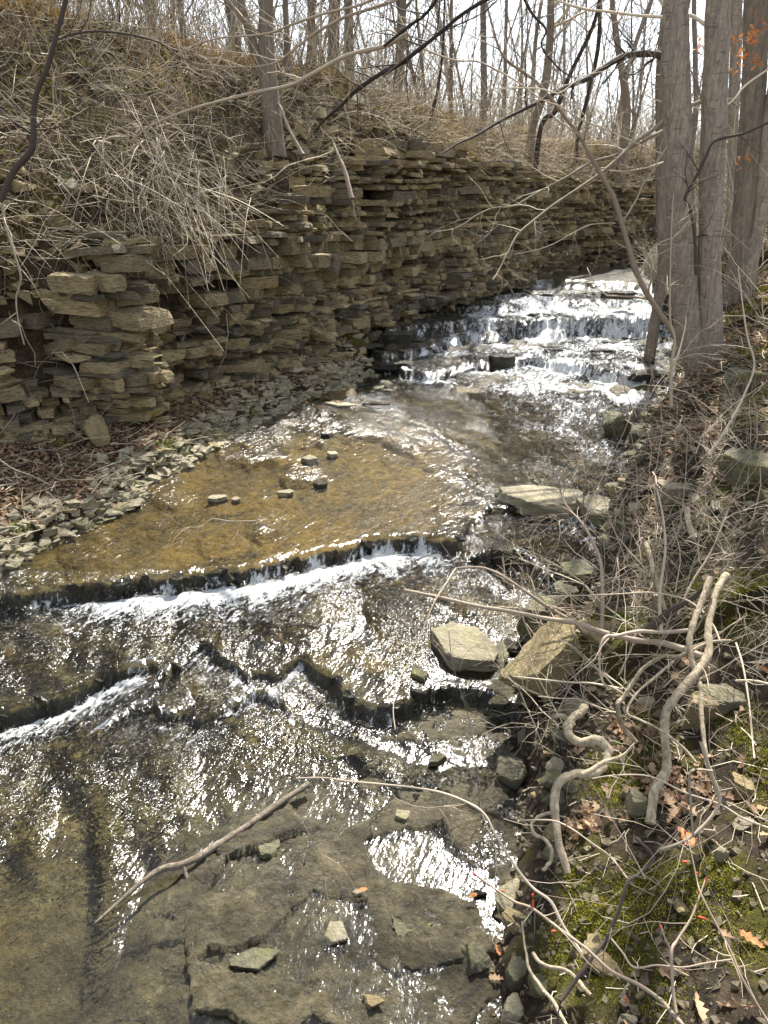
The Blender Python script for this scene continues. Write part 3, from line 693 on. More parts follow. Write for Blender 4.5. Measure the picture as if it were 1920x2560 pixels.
big(735,880,80,.16,.06,'pale','low pale slab poking from the shallows below the cascade',49,rot=-.2,flat=.35,z=.28)
big(815,878,70,.14,.07,'wet','dark slab beside the low pale slab below the cascade',50,rot=-.2,flat=.4,z=.28)
big(838,852,34,.12,.08,'green','small rounded stone at the left foot of the cascade',51,flat=.7,z=.28)
big(850,800,110,.35,.16,'wet','black wet ledge block with dry top at the left of the lowest cascade',52,rot=.0,flat=.4,z=.36,bed=.06)
big(790,765,120,.5,.14,'wet','dark stepped block between cliff foot and cascade',53,rot=.2,flat=.4,z=.5,bed=.06)
big(860,735,90,.4,.14,'wet','dark block under the left end of the main fall',54,rot=.1,flat=.4,z=.62,bed=.06)
big(1085,782,60,.25,.12,'wet','black wet rock splitting the middle cascade',55,rot=.1,flat=.5,z=.40)
big(970,730,36,.25,.12,'wet','dark lump in the white water below the main fall',56,flat=.6,z=.48)
big(1400,815,110,.4,.10,'wet','long black slab at the right side of the lowest cascade',57,rot=-.2,flat=.35,z=.42)
big(1335,640,80,.4,.10,'wet','black slab beside the upper rapids near the leaning trunk',58,flat=.35,z=.96)
big(620,700,1,.01,.01,'wet','x',59) if False else None
big(150,410,60,.3,.08,'pale','bright flat rock face showing through brush high on the left slope',60,rot=.3,flat=.6,sink=.1,tilt=(.5,.1))
big(1590,850,90,.3,.26,'green','mossy block wedged under the tree roots',61,rot=.2,flat=.8,sink=.3)
big(1430,700,70,.4,.3,'wet','dark shaded rock behind the twin trunks at the water',62,flat=.7)
# shore stones: left bank, edge strip
n_ = 0
for key, lv_, nn_, lab in (('n1', .27, 26, 'black wet block broken from the long upper ledge'), ('n2', .12, 20, 'black wet block broken from the lower ledge'), ('n1b', .20, 8, 'black wet block on the second right ledge')):
    for i in range(nn_):
        x = rnd.uniform(-3.2, 1.0) if key == 'n1' else rnd.uniform(-2.2, .6) if key == 'n2' else rnd.uniform(.55, 1.35)
        yl = float(led(key, np.array([x]))[0]); s = rnd.uniform(.022, .06)
        stone((x, yl-rnd.uniform(-.01, .04), lv_-rnd.uniform(.03, .07)), s*rnd.uniform(1, 1.7), s, s*rnd.uniform(.8, 1.3), rnd.uniform(-.6, .6), 'wet', lab, 'rock', 'wet blocks of the ledges', name='rock', tilt=(rnd.gauss(0, .15), rnd.gauss(0, .15)))
for i in range(215):
    y = 3.2+rnd.random()**1.3*6.2
    el = float(eL(np.array([y]))[0]); e = abs(rnd.gauss(0, .11))-.07
    if y > 7.6: e = rnd.uniform(-.5, .5)
    if rnd.random() < .14: e = rnd.uniform(0, .9)
    x = el-e; z, d = [float(a[0]) for a in ground(np.array([x]), np.array([y]), True)[:2]]
    if d > -.02: continue
    s = rnd.uniform(.03, .085)*(1+.06*(y-3)); kind = rnd.choice(['pale', 'pale', 'pale', 'green', 'tan'])
    far = y > 5.2; wet = e < 0
    lab = {'pale': 'flat pale limestone chip', 'green': 'flat green-stained stone', 'tan': 'thin tan stone'}[kind]+(' at the water edge' if e < .1 else ' on the leafy strip')+(' near the cascade' if y > 7.2 else ' along the middle of the cliff shore' if far else ' on the near end of the cliff shore')
    stone((x, y, max(z, .27 if e < 0 else z)+s*.08), s*rnd.uniform(.8, 1.4), s, s*rnd.uniform(.35, .7), rnd.uniform(0, 6.3), kind, lab, 'stone', lab.split(' at ')[0].split(' on ')[0]+'s beside the cliff', tilt=(rnd.gauss(0, .18), rnd.gauss(0, .18))); n_ += 1
# stones of the right water edge and of the bank soil
for i in range(130):
    if i < 70:
        y = 1.35+rnd.random()*5.8; er = float(eR(np.array([y]))[0]); dx = abs(rnd.gauss(.03, .12)); zone = 'right water edge'
    else:
        y = 1.0+rnd.random()**1.4*5.5; er = float(eR(np.array([y]))[0]); dx = rnd.uniform(.15, 1.2); zone = 'right bank soil'
    x = er+dx; z = float(ground(np.array([x]), np.array([y]))[0])
    s = rnd.uniform(.025, .08) if i < 70 else rnd.uniform(.010, .035)*(.6+.25*y)
    kind = rnd.choice(['pale', 'green', 'green', 'tan'] if i < 70 else ['pale', 'pale', 'tan'])
    lab = {'pale': 'pale angular stone', 'green': 'mossy green angular stone', 'tan': 'tan rough stone'}[kind]+' on the '+zone+(' close to the big boulder' if 2.2 < y < 3.8 else ' beyond the brush' if y > 3.8 else ' at the bottom of the picture')
    stone((x, y, z+s*.15), s*rnd.uniform(.8, 1.4), s, s*rnd.uniform(.8, 1.2), rnd.uniform(0, 6.3), kind, lab, 'stone', 'stones of the '+zone, tilt=(rnd.gauss(0, .25), rnd.gauss(0, .25)))
# slabs lying on the overgrown slope above the cliff
for i in range(70):
    s = rnd.uniform(s0+1, s0+15); a = [float(v[0]) for v in on_cliff(np.array([s]))]; d = .34+rnd.random()**1.5*1.3
    x, y = a[0]-a[3]*d, a[1]+a[2]*d; z = float(ground(np.array([x]), np.array([y]))[0])
    sz = rnd.uniform(.07, .2); low = d < .8
    kind = rnd.choice(['pale', 'tan', 'green'])
    lab = {'pale': 'pale slab', 'tan': 'tan slab', 'green': 'mossy slab'}[kind]+(' on the rim of the cliff' if low else ' among brush higher on the slope')
    stone((x, y, z+.01), sz*1.3, sz, sz*.6, rnd.uniform(0, 6.3), kind, lab, 'rock', 'slabs on the overgrown slope', name='rock', tilt=(rnd.gauss(.2, .2), rnd.gauss(0, .2)))
# dark rocks breaking the water of the cascades
for i in range(34):
    y = rnd.uniform(7.9, 13.2); el = float(eL(np.array([y]))[0]); er = float(eR(np.array([y]))[0])
    x = el+(er-el)*(rnd.random()**1.6 if rnd.random() < .6 else 1-.25*rnd.random()); lv = float(level(np.array([x]), np.array([y]))[0]); s = rnd.uniform(.07, .2)
    lab = 'black wet rock breaking the white water'+(' on the cliff side' if x < el+(er-el)*.45 else ' on the tree side')+(' above the main fall' if y > 10.2 else ' below the main fall')
    stone((x, y, lv-.01), s*1.5, s, s*rnd.uniform(.35, .6), rnd.uniform(-.4, .4), 'wet', lab, 'rock', 'dark rocks in the cascades', name='rock')
# ------------------------------------------------------------------ branches, trees, brush
OFF = dict(A=(0,0), B=(829.5,0), C=(0,518.4), D=(829.5,518.4), E=(0,1088.6), F=(829.5,1088.6), K=(0,1607), J=(829.5,1607))
def vpx(reg, x, y): return OFF[reg][0]+x/2, OFF[reg][1]+y/2
def W(px, py, yw):                        # point on the pixel's ray at world y = yw
    u, b, c = ray(px, py); t = yw/b
    return (u*t, yw, H+c*t)
def gz(x, y): return float(ground(np.array([float(x)]), np.array([float(y)]))[0])
def grow(T, p, d, L, r, lvl, rg, droop=0., wob=.25, nch=4, k=4, shrink=.55, ang=.8, col=None, kmin=3, gravity=0.):
    m = max(4, int(5+L*2)) if lvl > 0 else 5
    pts = [np.array(p, float)]; d = np.array(d, float); d /= np.linalg.norm(d); st = L/m
    dirs = []
    for i in range(m):
        d = d + rg.randn(3)*wob*.5; d[2] += -droop+gravity; d /= np.linalg.norm(d); dirs.append(d.copy()); pts.append(pts[-1]+d*st)
    T.add(pts, np.linspace(r, r*.35, m+1), k if lvl > 0 else kmin, rg.rand() if col is None else col)
    if lvl <= 0: return
    for j in range(nch):
        f = .2+.78*rg.rand(); i = min(int(f*m), m-1); q0 = pts[i]+(pts[i+1]-pts[i])*(f*m-i)
        v = rg.randn(3); v -= v.dot(dirs[i])*dirs[i]; v /= np.linalg.norm(v)+1e-9
        nd = dirs[i]*math.cos(ang)+v*math.sin(ang)
        grow(T, q0, nd, L*shrink*(.6+.6*rg.rand())*(1.15-f*.5), max(r*(1-.6*f)*.5, .0012), lvl-1, rg, droop, wob, max(2, nch-1), max(3, k-1), shrink, ang, col, kmin, gravity)
def hero(reg, pts, w0, w1, dep, label, m='twig', name='branch', cat='branch', side=6, sl=.35, lvl=1, seed=1, group=None, obj=True, T=None, k=6, droop=0.0, ext=None):
    rg = np.random.RandomState(seed); n = len(pts)
    ds = np.linspace(dep[0], dep[1], n) if isinstance(dep, tuple) else np.full(n, dep)
    P3 = [np.array(Q(*vpx(reg, x, y), dd)) for (x, y), dd in zip(pts, ds)]
    if ext is not None: P3 = ext+P3
    sp = spline(P3, 5); t = np.linspace(0, 1, len(sp))
    rad = (w0+(w1-w0)*t)/4/F*np.linspace(ds[0], ds[-1], len(sp))
    rad = rad*(1+.08*rg.randn(len(sp)))
    tt_ = T or Tubes(); tt_.add(sp, rad, k, rg.rand())
    for j in range(side):
        f = rg.rand()**.8; i = min(int(f*(len(sp)-1)), len(sp)-2)
        d = sp[i+1]-sp[i]; d /= np.linalg.norm(d)+1e-9
        v = rg.randn(3); v[1] *= .4; v -= v.dot(d)*d; v /= np.linalg.norm(v)
        grow(tt_, sp[i], d*.65+v*.75, sl*(.4+.9*rg.rand()), max(rad[i]*.42, .0011), lvl, rg, droop, .35, 3, 4, .6, .7)
    if T is not None or not obj: return sp
    o = link(name, tt_.mesh(name), M[m], label=label, category=cat, group=group)
    return o, sp

# --- the twin-trunked tree at the right
def trunk_pts(reg_pts, yw, top=9.0, dy=0.):
    pts = []; rad = []
    for reg, x, y, w in reg_pts:
        px, py = vpx(reg, x, y); p = np.array(W(px, py, yw)); dep = p[1]*CP+(H-p[2])*SP
        pts.append(p); rad.append(w/4/F*dep)
    a, b = pts[-2], pts[-1]                # last = topmost; extrapolate upward
    d = (b-a)/np.linalg.norm(b-a); d = d*.6+np.array([0, 0, .4]); d /= np.linalg.norm(d); r0 = rad[-1]
    n = 6; Lx = max(top-b[2], 1.0)
    for i in range(1, n+1): pts.append(b+d*Lx*i/n+np.array([.03*math.sin(i*2), .03*math.cos(i*3), 0])); rad.append(r0*(1-.75*i/n))
    return pts, rad
def finish_trunk(pts, rad, seed, k=20, lump=.035):
    rg = np.random.RandomState(seed)
    sp = spline(pts, 8); rr = np.interp(np.linspace(0, len(rad)-1, len(sp)), np.arange(len(rad)), rad)
    T = Tubes(); T.add(sp, rr, k, .3)
    v = T.v[0]; c = np.repeat(sp, k, axis=0); d = v-c
    f = 1+lump*1.6*vn3(v[:, 0]*9, v[:, 1]*9, v[:, 2]*1.2, seed)+lump*vn3(v[:, 0]*30, v[:, 1]*30, v[:, 2]*5, seed+1)
    T.v[0] = c+d*f[:, None]
    return T, sp, rr
YT = 6.9
tb = W(1515, 830, YT)
twin = empty('tree', (tb[0], tb[1], tb[2]), 'smooth grey tree with two trunks rising from one rooted base on the right bank', 'tree')
def child(me, m, root, name, label=None):
    # vertices are in world space: keep them there under a moved parent
    o = link(name, me, m, root); o.matrix_parent_inverse = Matrix.Translation(root.location).inverted()
    if label: o['label'] = label
    return o
T, spL, rL = finish_trunk(*trunk_pts([('D',1420,690,100),('D',1395,640,112),('D',1362,560,122),('D',1328,440,118),('D',1305,300,112),('D',1290,150,118),('D',1285,0,122),('B',1275,800,118),('B',1270,560,116),('B',1258,300,118),('B',1262,120,106),('B',1263,0,104)], YT), 3, 28)
child(T.mesh('trunk'), M['bark'], twin, 'trunk')
T, spR, rR = finish_trunk(*trunk_pts([('D',1440,640,150),('D',1420,540,104),('D',1412,420,100),('D',1408,250,98),('D',1405,0,96),('B',1410,1000,94),('B',1415,760,98),('B',1425,560,106),('B',1428,400,104),('B',1440,200,102),('B',1446,0,102)], YT-.05), 4, 28)
child(T.mesh('trunk'), M['bark'], twin, 'trunk')
for i, (pp, w0, w1, dy) in enumerate([
    ([('D',1390,560),('D',1440,578),('D',1540,588),('D',1600,560),('D',1680,540)], 60, 26, -.25),
    ([('D',1395,620),('D',1420,670),('D',1480,700),('D',1525,740),('D',1540,790)], 80, 34, -.35),
    ([('D',1430,585),('D',1500,620),('D',1580,650),('D',1680,640)], 110, 60, -.1),
    ([('D',1400,640),('D',1385,720),('D',1370,790)], 40, 14, -.1),
    ([('D',1460,540),('D',1560,545),('D',1660,500)], 50, 24, .1),
    ([('D',1400,600),('D',1440,560),('D',1470,500)], 70, 60, -.1)]):
    n = len(pp); sp = [np.array(W(*vpx(*a), YT+dy*j/(n-1)-.06)) for j, a in enumerate(pp)]
    T = Tubes(); s2 = spline(sp, 6); r2 = np.linspace(w0, w1, len(s2))/4/F*7.0; T.add(s2, r2, 12, .3)
    v = T.v[0]; c = np.repeat(s2, 12, axis=0); T.v[0] = c+(v-c)*(1+.22*vn3(v[:, 0]*9, v[:, 1]*9, v[:, 2]*9, i)+.1*vn3(v[:, 0]*30, v[:, 1]*30, v[:, 2]*30, i))[:, None]
    child(T.mesh('root'), M['bark'], twin, 'root')
T = Tubes()
def limb(reg, pts, w0, w1, dep, seed, side=8, sl=.5, lvl=2):
    return hero(reg, pts, w0, w1, dep, '', T=T, side=side, sl=sl, lvl=lvl, seed=seed)
limb('B', [(1215,262),(1195,242),(1150,233),(1050,240),(960,285),(880,340),(780,380),(690,430),(600,475),(500,525),(400,585),(320,620),(250,665)], 34, 6, (6.7,5.6), 11, 10)
child(T.mesh('limb'), M['dark'], twin, 'limb', 'long dark drooping limb over the stream'); T = Tubes()
limb('B', [(1365,440),(1250,490),(1150,570),(1080,620),(960,730),(860,800),(740,880),(650,950),(580,1010),(540,1080),(500,1160),(470,1210)], 18, 5, (6.6,5.6), 12, 16, .4)
limb('B', [(1205,565),(1100,620),(1000,670),(900,700),(780,770),(650,840),(560,890),(470,900),(400,930),(300,990),(150,1000)], 14, 3, (6.7,5.8), 13, 14, .4)
limb('B', [(1210,75),(1080,65),(960,50),(870,40),(740,0),(640,-60)], 13, 8, (6.8,6.4), 14, 5)
limb('B', [(1320,65),(1350,80),(1390,108)], 16, 22, (6.9,6.8), 15, 0)
limb('B', [(1440,700),(1430,610),(1440,550),(1400,500),(1370,430),(1340,330),(1250,220),(1180,140)], 10, 5, (6.5,6.2), 16, 5)
limb('B', [(1659,300),(1560,370),(1500,440),(1400,500),(1360,470),(1290,455),(1170,430),(1030,340)], 9, 3, (6.3,6.2), 17, 8)
limb('B', [(1210,700),(1130,725),(1040,740),(970,735)], 8, 4, (6.7,6.4), 18, 4)
limb('B', [(1000,965),(900,970),(830,1000),(740,1050),(660,1080),(560,1100)], 6, 3, (6.2,6.0), 19, 6, .3)
for i in range(7):                         # the crown above the picture
    j = int(len(spL)*(.62+.05*i)); s = (spL, spR)[i % 2]; j = min(j, len(s)-2)
    rg = np.random.RandomState(60+i); a = rg.rand()*6.3
    grow(T, s[j], (math.cos(a), math.sin(a), .7), 2.2, .03, 2, rg, 0, .2, 4)
child(T.mesh('crown'), M['twig'], twin, 'crown')
# orange leaves still hanging on the right
LV = []
def leaf_verts(n, rg, size, pos, nrm_up=.6, curl=.5):
    """n leaves as (n,27,3) from a lobed blade template"""
    xs = np.linspace(-1, 1, 9); hw = np.array([.03, .22, .12, .42, .22, .55, .28, .38, .04])
    t = np.array([[x, s*w, 0] for x, w in zip(xs, hw) for s in (-1, 0, 1)])
    c = (rg.rand(n, 1)-.3)*curl*2; c2 = rg.randn(n, 1)*curl*.5
    loc = np.repeat(t[None], n, 0); loc[:, :, 2] = c*loc[:, :, 1]**2*1.8+c2*loc[:, :, 0]**2*.6+.06*rg.randn(n, 27)
    u = rg.randn(n, 3); u[:, 2] *= (1-nrm_up); u /= np.linalg.norm(u, axis=1, keepdims=True)
    z = rg.randn(n, 3)*(1-nrm_up)*1.0+np.array([0, 0, nrm_up]); z -= (z*u).sum(1, keepdims=True)*u; z /= np.linalg.norm(z, axis=1, keepdims=True)
    w = np.cross(z, u)
    sz = np.asarray(size)[:, None, None]
    return np.asarray(pos)[:, None]+sz*(loc[..., 0:1]*u[:, None]+loc[..., 1:2]*w[:, None]+loc[..., 2:3]*z[:, None])
LQ = np.array([[3*i+j, 3*i+j+1, 3*i+j+4, 3*i+j+3] for i in range(8) for j in (0, 1)])
def leaf_mesh(name, V, tint):
    n = len(V); me = mesh_np(name, V.reshape(-1, 3), (LQ[None]+np.arange(n)[:, None, None]*27).reshape(-1, 4))
    vattr(me, 'tint', np.repeat(tint, 27)); return me
rg = np.random.RandomState(3)
pos = []
for cx_, cy_, k_ in [(1370,200,14),(1600,150,12),(1590,170,16),(1550,250,14),(1610,265,12),(1520,190,8),(1640,110,5),(1615,60,4),(1530,690,7),(1575,665,3),(1510,290,5)]:
    for i in range(k_):
        pos.append(Q(*vpx('B', cx_+rg.randn()*16, cy_+rg.randn()*18), 6.2+rg.rand()*.5))
child(leaf_mesh('foliage', leaf_verts(len(pos), rg, .022+.012*rg.rand(len(pos)), pos, .2), rg.rand(len(pos))), M['oleaf'], twin, 'foliage', 'last orange leaves')

# --- other hand-placed trees
def tree_px(pts, yw, label, m='bark2', seed=1, top=9., nbr=14, sl=1.5, k=14, group=None, forks=(), low=.25, cat='tree', ground_base=False):
    gb = G(*vpx(*pts[0][:3]))
    if ground_base: yw = gb[1]
    tp, tr = trunk_pts(pts, yw, top); g = gz(tp[0][0], tp[0][1])
    if tp[0][2] > g-.05: tp = [np.array([tp[0][0], tp[0][1], g-.12])]+tp; tr = [tr[0]*1.35]+tr
    root = empty('tree', tuple(tp[0]), label, cat, group)
    T, sp, rr = finish_trunk(tp, tr, seed, k)
    child(T.mesh('trunk'), M[m], root, 'trunk')
    for fp in forks:
        a, b = trunk_pts(fp, yw, top*.9); T, sp2, r2 = finish_trunk(a, b, seed+3, 12); child(T.mesh('trunk'), M[m], root, 'trunk', 'second leaning stem')
    T = Tubes(); rg = np.random.RandomState(seed)
    for i in range(nbr):
        j = int(len(sp)*(low+(1-low)*rg.rand()))-1; a = rg.rand()*6.3
        grow(T, sp[j], (math.cos(a), math.sin(a)*.8, .35+.5*rg.rand()), sl*(.5+.8*rg.rand()), max(rr[j]*.4, .006), 2, rg, -.01, .25, 4, 4)
    child(T.mesh('crown'), M['twig'], root, 'crown')
    return root
tree_px([('A',1188,640,90),('A',1165,430,84),('A',1155,300,80),('A',1150,150,66),('A',1150,0,58)], 8.6, 'forked tree growing out of the left slope above the cliff', 'bark2', 21, nbr=12, ground_base=True, forks=[[('A',1150,310,50),('A',1110,240,44),('A',1080,140,38),('A',1040,0,34)]], low=.3)
tree_px([('A',1238,400,34),('A',1240,200,27),('A',1232,0,24)], 10.6, 'slim straight tree just right of the forked tree on the ridge', 'bark2', 22, nbr=10)
tree_px([('A',655,160,56),('A',655,80,52),('A',652,0,50)], 12.5, 'thick pale trunk on the ridge above the brushy slope at upper left', 'barkfar', 23, nbr=10)
tree_px([('A',748,170,24),('A',745,0,20)], 12.2, 'thin trunk just right of the thick pale trunk on the ridge', 'barkfar', 24, nbr=8)
tree_px([('A',518,170,18),('A',510,0,14)], 10.5, 'dark sapling on the ridge left of the thick pale trunk', 'dark', 25, nbr=8, k=8)
tree_px([('A',1350,310,40),('A',1345,0,34)], 14, 'trunk with rough bark left of the close pair of trunks on the ridge', 'bark2', 26, nbr=10)
tree_px([('A',1440,330,54),('A',1445,0,48)], 13, 'left one of the close pair of trunks on the ridge', 'bark2', 27, nbr=10)
tree_px([('A',1510,350,44),('A',1505,0,38)], 13.6, 'right one of the close pair of trunks on the ridge', 'bark2', 28, nbr=10)
tree_px([('B',432,440,28),('B',430,200,28),('B',428,0,26)], 16, 'straight trunk rising behind the middle of the cliff top', 'barkfar', 29, nbr=10)
tree_px([('B',640,560,34),('B',690,400,36),('B',715,200,34),('B',722,0,30)], 16, 'dark leaning trunk where the cliff bends away', 'bark2', 30, nbr=14)
tree_px([('B',670,590,20),('B',740,480,22),('B',800,330,18),('B',900,120,16),('B',930,0,14)], 15.5, 'thin trunk slanting right from the foot of the dark leaning trunk', 'dark', 31, nbr=12)
tree_px([('B',1045,540,36),('B',1042,400,34),('B',1010,200,26),('B',985,0,22)], 19, 'branching trunk framed in the gap left of the twin trunks', 'bark2', 32, nbr=14)
tree_px([('B',840,570,16),('B',880,420,18),('B',925,200,18),('B',935,0,16)], 18, 'slender dark tree right of the slanting thin trunk', 'dark', 33, nbr=12)
tree_px([('B',290,470,16),('B',290,200,16),('B',292,0,14)], 14, 'slender tree on the ridge above the mossy rock overhang', 'bark2', 34, nbr=12)
tree_px([('B',190,540,14),('B',230,400,13),('B',255,200,10),('B',262,0,8)], 12.5, 'dark slanting sapling on the tan grass of the cliff edge', 'dark', 35, nbr=10, k=8)
tree_px([('B',1200,1180,40),('B',1195,900,40),('B',1192,500,38),('B',1190,290,30)], 9.0, 'dark rough trunk hidden behind the left one of the twin trunks', 'bark2', 36, nbr=4, low=.6)
tree_px([('B',1545,1140,110),('B',1550,1000,92),('B',1568,760,96),('B',1590,460,98),('B',1605,200,104),('B',1612,0,108)], 9.6, 'thick rough-barked tree behind the twin trunks near the right edge', 'bark2', 37, nbr=8, k=24, low=.6)
tree_px([('B',1590,1110,60),('B',1620,960,56),('B',1645,700,54),('B',1665,500,54)], 9.5, 'smooth slanting trunk leaving the picture beside the rough-barked tree', 'bark', 38, nbr=6, k=20, low=.6)
tree_px([('B',1500,900,40),('B',1508,500,44),('B',1520,200,48),('B',1524,0,48)], 12, 'pale trunk showing in the gap right of the twin trunks', 'bark', 39, nbr=6, k=16, low=.6)
tree_px([('B',520,420,18),('B',525,200,15),('B',530,0,14)], 17, 'thin upright trunk left of the dark leaning trunk', 'barkfar', 40, nbr=12)
tree_px([('B',1340,560,22),('B',1345,300,22),('B',1340,0,20)], 15, 'thin trunk seen between the twin trunks', 'barkfar', 41, nbr=10)

# --- leaning sapling crossing in front of the far cliff
o, sp = hero('B', [(1250,1436),(1200,1366),(1140,1276),(1090,1176),(1060,1080),(1020,940),(990,850),(940,760),(900,690),(850,600),(770,490),(700,400),(640,340),(540,270),(500,215),(470,120),(440,0),(420,-80)], 28, 7, (6.1,5.7), 'thin pale sapling leaning left across the far cliff from the foot of the twin trunks', 'redtwig', 'sapling', 'sapling', side=14, sl=.7, lvl=2, seed=50, k=8)
hero('B', [(1350,1190),(1340,1000),(1320,900),(1300,855),(1350,760),(1390,680),(1430,610),(1560,575),(1659,530),(1720,500)], 16, 8, (6.2,5.8), 'dark stem climbing between the twin trunks and bending out to the right', 'dark', side=6, seed=51)
hero('D', [(1240,720),(1240,560),(1255,430),(1235,330),(1240,0),(1250,-200)], 16, 4, (4.6,4.4), 'upright thin grey stem standing before the left trunk', 'redtwig', 'sapling', 'sapling', side=8, seed=52)
hero('D', [(1248,560),(1275,480),(1300,380),(1305,330)], 8, 4, (4.6,4.5), 'short pale twig forking from the upright thin grey stem', 'twig', 'twig', 'twig', side=2, seed=53)
hero('D', [(1400,930),(1450,860),(1500,780),(1560,660),(1600,540),(1570,420),(1545,250),(1530,120)], 13, 5, (4.1,4.0), 'long brown stem slanting up over the leaves beside the tree roots', 'redtwig', 'sapling', 'sapling', side=6, seed=54)
hero('A', [(0,870),(60,740),(140,640),(145,500),(160,400),(205,290),(240,170),(285,0),(300,-60)], 30, 18, (3.6,3.3), 'dark curving stem at the upper left corner', 'dark', side=3, seed=55, k=8)
hero('A', [(245,172),(300,150),(420,135),(560,150),(690,185),(750,230),(830,270)], 12, 5, (3.4,3.7), 'slim branch arching right from the dark curving stem', 'dark', side=8, seed=56)
hero('A', [(148,560),(200,560),(280,545),(340,560),(440,620)], 9, 3, (3.5,3.6), 'lower side branch of the dark curving stem', 'dark', side=6, seed=57)
hero('A', [(10,860),(20,960),(60,1090),(90,1200),(70,1290),(80,1390),(105,1490)], 12, 4, (3.6,3.8), 'pale hanging twig at the left edge in front of the cliff', 'twig', side=2, seed=58)
hero('A', [(1760,150),(1659,200),(1500,240),(1350,320),(1250,370),(1100,400),(960,435),(850,465),(750,500),(640,550),(590,590),(565,620)], 20, 6, (4.6,5.4), 'long pale bare branch reaching left across the forked tree', 'redtwig', side=10, sl=.5, seed=59, k=8)
hero('A', [(1760,-20),(1659,20),(1500,70),(1440,100),(1350,150),(1250,230),(1180,275),(1060,290),(880,280),(800,260)], 15, 4, (4.6,5.2), 'slim branch sweeping down from the top centre to the ridge', 'redtwig', side=12, sl=.5, lvl=2, seed=60)
hero('A', [(1659,-30),(1560,20),(1400,60),(1250,110),(1180,140),(1080,155),(950,165),(830,200),(760,240),(690,330),(660,360)], 12, 5, (4.4,5.2), 'upper thin branch crossing the fork of the left tree', 'redtwig', side=12, sl=.5, lvl=2, seed=61)
hero('A', [(1760,260),(1659,310),(1540,390),(1480,450),(1400,520),(1360,570)], 22, 8, (5.2,5.8), 'dark branch end drooping toward the rock overhang', 'dark', side=5, seed=62)
hero('A', [(2150,-30),(2000,60),(1880,160),(1760,255),(1659,320)], 18, 16, (4.9,5.1), 'dark limb coming down from the top of the picture', 'dark', side=8, seed=63)
hero('B', [(240,-20),(180,60),(100,120),(0,200)], 18, 12, (4.5,4.6), 'upper dark limb crossing the sky left of centre', 'dark', side=6, seed=64)
hero('B', [(60,60),(100,140),(150,200),(300,260),(400,265),(480,300),(570,350),(680,430),(760,460),(860,520),(960,560),(1080,615),(1200,665)], 9, 5, (5.0,6.2), 'thin pale branch curving from the sky down to the twin trunks', 'redtwig', side=12, sl=.5, lvl=2, seed=65)
hero('B', [(460,385),(570,380),(680,385),(760,400),(860,330),(1000,300)], 7, 4, (5.5,5.8), 'short level twig above the bend of the cliff', 'twig', 'twig', 'twig', side=8, seed=66)
hero('B', [(600,-20),(640,60),(700,130),(680,200),(760,300),(830,340)], 14, 5, (6,6.4), 'twisting dark branch in the sky above the cliff bend', 'dark', side=10, lvl=2, seed=67)
hero('B', [(0,330),(120,230),(250,140),(420,60),(520,-30)], 8, 6, (5.,5.2), 'thin dark branch rising right over the tan grass', 'dark', side=10, lvl=2, seed=68)
hero('A', [(1310,670),(1250,560),(1215,470),(1190,430)], 17, 8, (7.9,8.2), 'pale dead limb lying down the slope from the forked tree', 'twig', 'dead_branch', 'dead branch', side=1, seed=69)
hero('A', [(1440,620),(1465,680),(1490,740),(1520,860)], 10, 24, (8.3,8.1), 'reddish brown root hanging down the rock overhang', 'redtwig', 'root', 'root', side=1, seed=70)
hero('A', [(440,930),(445,880),(470,840)], 34, 6, (6.0,6.0), 'short dark rotten stump poking from the brush', 'dark', 'stump', 'stump', side=0, seed=71, k=8)
hero('C', [(1080,740),(1130,710),(1180,692),(1240,680)], 7, 4, (7.2,7.6), 'bent pale stick on the stones of the left shore', 'twig', 'stick', 'stick', side=1, seed=72)
hero('C', [(0,950),(60,990),(140,1020),(220,1060)], 7, 3, (4.3,4.2), 'thin pale stick on leaves at the left edge', 'twig', 'stick', 'stick', side=2, seed=73)
hero('E', [(1105,73),(1000,75),(920,65),(880,90),(830,130),(760,170),(700,190)], 5, 2, (4.15,4.1), 'thin dead twig with curled tips standing in the golden shallows', 'redtwig', 'twig', 'twig', side=10, sl=.25, lvl=1, seed=74)

# --- right bank: fallen branches, roots, brush
hero('F', [(88,372),(250,405),(400,440),(550,465),(700,495),(830,515),(950,555),(1100,590),(1200,600),(1300,630),(1385,662)], 12, 30, (3.35,2.75), 'long straight fallen branch pointing left over the large tan boulder', 'redtwig', 'fallen_branch', 'branch', side=4, sl=.3, seed=80, k=10)
hero('F', [(310,278),(420,275),(500,305),(600,370),(700,440),(800,500),(880,560)], 10, 18, (3.5,3.2), 'branch running down behind the long straight fallen branch', 'redtwig', 'fallen_branch', 'branch', side=5, seed=81, k=8)
hero('F', [(310,278),(270,340),(220,420),(160,560),(110,680),(60,770),(40,880),(48,970)], 7, 4, (3.4,2.9), 'thin drooping branch hanging over the low ledge', 'redtwig', side=2, seed=82)
hero('F', [(310,278),(280,220),(240,160),(215,100)], 6, 3, (3.5,3.7), 'thin dark twig standing up from the drooping branch', 'dark', 'twig', 'twig', side=2, seed=83)
hero('F', [(1410,318),(1370,430),(1335,520),(1318,620),(1345,730),(1368,800),(1370,900),(1380,1000),(1392,1106),(1410,1160),(1450,1280)], 30, 18, (2.5,2.1), 'pale peeled broken stick upright in the brush', 'root', 'dead_branch', 'dead branch', side=1, seed=84, k=8)
hero('F', [(1480,305),(1440,370),(1410,470),(1400,560),(1400,650),(1340,740),(1240,860),(1212,950),(1222,1106),(1215,1160),(1170,1240),(1150,1380)], 30, 44, (2.55,2.05), 'second pale broken stick right of the first and bending to the roots', 'root', 'dead_branch', 'dead branch', side=1, seed=85, k=8)
